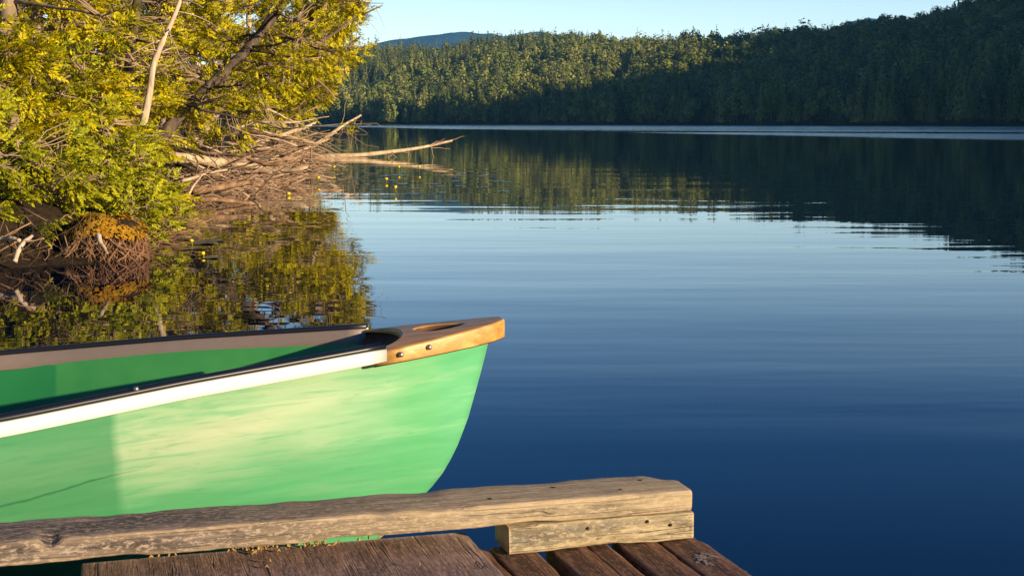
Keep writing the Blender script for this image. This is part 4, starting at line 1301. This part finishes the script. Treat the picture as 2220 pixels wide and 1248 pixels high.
# deck boards run away from the viewer
edges = [(0.864, 0.932, 0), (0.792, 0.858, 1), (0.743, 0.779, 2), (0.678, 0.7395, 3), (0.585, 0.652, 4)]
for k in range(8): edges.append((0.585 - 0.072 * (k + 1), 0.585 - 0.072 * (k + 1) + 0.066, 5 + k))
for k, (s0, s1, sd_) in enumerate(edges):
    te = 2.166 + (0.004 * math.sin(k * 5)) if k < 6 else 2.10
    timber('deck_board', M['board'], dock, 't', 0.2, te, ((s0, s1), (ZD - 0.032, ZD + (-0.004 if k == 2 else 0) + 0.0006 * (k % 3))), 30 + k, 150, 0.002, 0.0011)
for k in range(16):
    s1 = -0.30 - 0.072 * k
    timber('deck_board', M['board'], dock, 't', 0.2, 2.16, ((s1 - 0.066, s1), (ZD - 0.032, ZD)), 60 + k, 50, 0.0035, 0.0018)
timber('plywood_panel', M['panel'], dock, 't', 0.75, 2.205, ((-0.052, 0.553), (ZD + 0.003, ZD + 0.020)), 90, 160, 0.003, 0.0016)
# stringers and posts under it
for t in (0.35, 1.2, 1.98):
    sb = MB(); sb.box((-1.5, t, 0.06), (0.925, t + 0.045, ZD - 0.035)); sb.build('joist', M['board'], dock)
for s_, t in ((0.86, 1.92), (-1.4, 1.92), (0.86, 0.45), (-1.4, 0.45)):
    pb = MB(); pb.tube([(s_, t, -1.5), (s_, t, 0.17)], 0.05, 12); pb.build('post', M['dark_bark'], dock, True)
def nails(parent_o, pts, rad=0.0035):
    for (s_, t, z) in pts:
        nb_ = MB(); nb_.tube([(s_, t, z - 0.004), (s_, t, z + 0.0012)], [rad, rad * 0.9], 8)
        o = nb_.build('nail', M['rust'], parent_o)
        o.matrix_parent_inverse = Matrix.Translation(parent_o.location).inverted() if parent_o.rotation_euler[2] == 0 else (Matrix.Translation(parent_o.location) @ Matrix.Rotation(R(90), 4, 'Z')).inverted()
nails(rail, [(0.855, 2.195, 0.3005), (0.80, 2.145, 0.3005), (0.70, 2.19, 0.3005), (0.58, 2.15, 0.3005), (-0.66, 2.17, 0.3005)])
# nail holes and heads on the front of the block
for (s_, z) in ((0.735, 0.249), (0.838, 0.252), (0.879, 0.243)):
    nb_ = MB(); nb_.tube([(s_, 2.1195, z), (s_, 2.1165, z)], [0.0028, 0.0024], 8)
    o = nb_.build('nail', M['rust'], blk); o.matrix_parent_inverse = Matrix.Translation(blk.location).inverted()
# pale lichen crust on the outer board's end
r = np.random.default_rng(3)
C = []
for k in range(120):
    if k < 70:
        aa_ = r.uniform(0.2, 4.4); rd_ = 0.019 + r.normal() * 0.0035
        C.append((0.903 + rd_ * math.cos(aa_) * 0.8, 2.010 + rd_ * math.sin(aa_) * 1.3, ZD + 0.0004 + 0.00002 * k))
    else:
        C.append((r.uniform(0.868, 0.930), r.uniform(1.92, 2.05), ZD + 0.0004 + 0.00002 * k))
C = np.array(C)
Vl = tri_clumps(C, np.tile([0, 0, 9.0], (len(C), 1)), np.where(np.arange(120) < 70, 0.0036, 0.0016), 12)
lc = link('lichen', np_mesh('lichen', Vl, np.arange(len(Vl)).reshape(-1, 4)), plain_mat('pale_lichen', (0.40, 0.34, 0.28), 0.95, 0, 0.1, 0.9, 150), dock)
lc['kind'] = 'stuff'
# dry needles and leaf bits caught along the panel's edge
lt = MB()
for k in range(80):
    cpos = r.choice([0.06, 0.20, 0.225, 0.29, 0.31, 0.40], p=[.06, .26, .14, .24, .2, .1])
    s_, t = cpos + r.normal() * (0.012 if k % 3 else 0.05), 2.195 - abs(r.normal()) * 0.014
    if k % 9 == 0: s_, t = r.uniform(0, 0.5), r.uniform(1.98, 2.19)
    a = r.uniform(0, 3.14); L = r.uniform(0.002, 0.011)
    z = ZD + 0.021 + r.uniform(0, 0.006)
    q = np.array([(s_, t, z), (s_ + L * math.cos(a) / 2, t + L * math.sin(a) / 2, z + 0.003), (s_ + L * math.cos(a), t + L * math.sin(a), z + r.uniform(-0.002, 0.004))])
    lt.tube(q, np.array([0.0012, 0.0024, 0.0008]) * r.uniform(0.5, 1.2), 4)
lo = lt.build('leaf_litter', plain_mat('dry_needles', (0.48, 0.30, 0.11), 0.8, 0, 0.2, 1.3, 90))
lo.rotation_euler = (0, 0, DA)
tag(lo, 'dry yellow needles caught along the edge of the dock panel', 'leaf litter', kind='stuff')

# ------------------------------------------------------------------ air
hz = MB(); hz.box((-5200, -1200, -5), (5200, 6600, 330))
m = bpy.data.materials.new('haze'); m.use_nodes = True
nt = m.node_tree; nt.nodes.remove(nt.nodes['Principled BSDF'])
pv = nt.nodes.new('ShaderNodeVolumePrincipled')
pv.inputs['Color'].default_value = (0.16, 0.51, 1.0, 1)
pv.inputs['Density'].default_value = 0.00009
pv.inputs['Anisotropy'].default_value = 0.0
nt.links.new(pv.outputs[0], nt.nodes['Material Output'].inputs['Volume'])
USE_HAZE = True
if USE_HAZE:
    tag(hz.build('haze', m), 'thin blue air haze over the lake and hills', 'haze', kind='stuff')
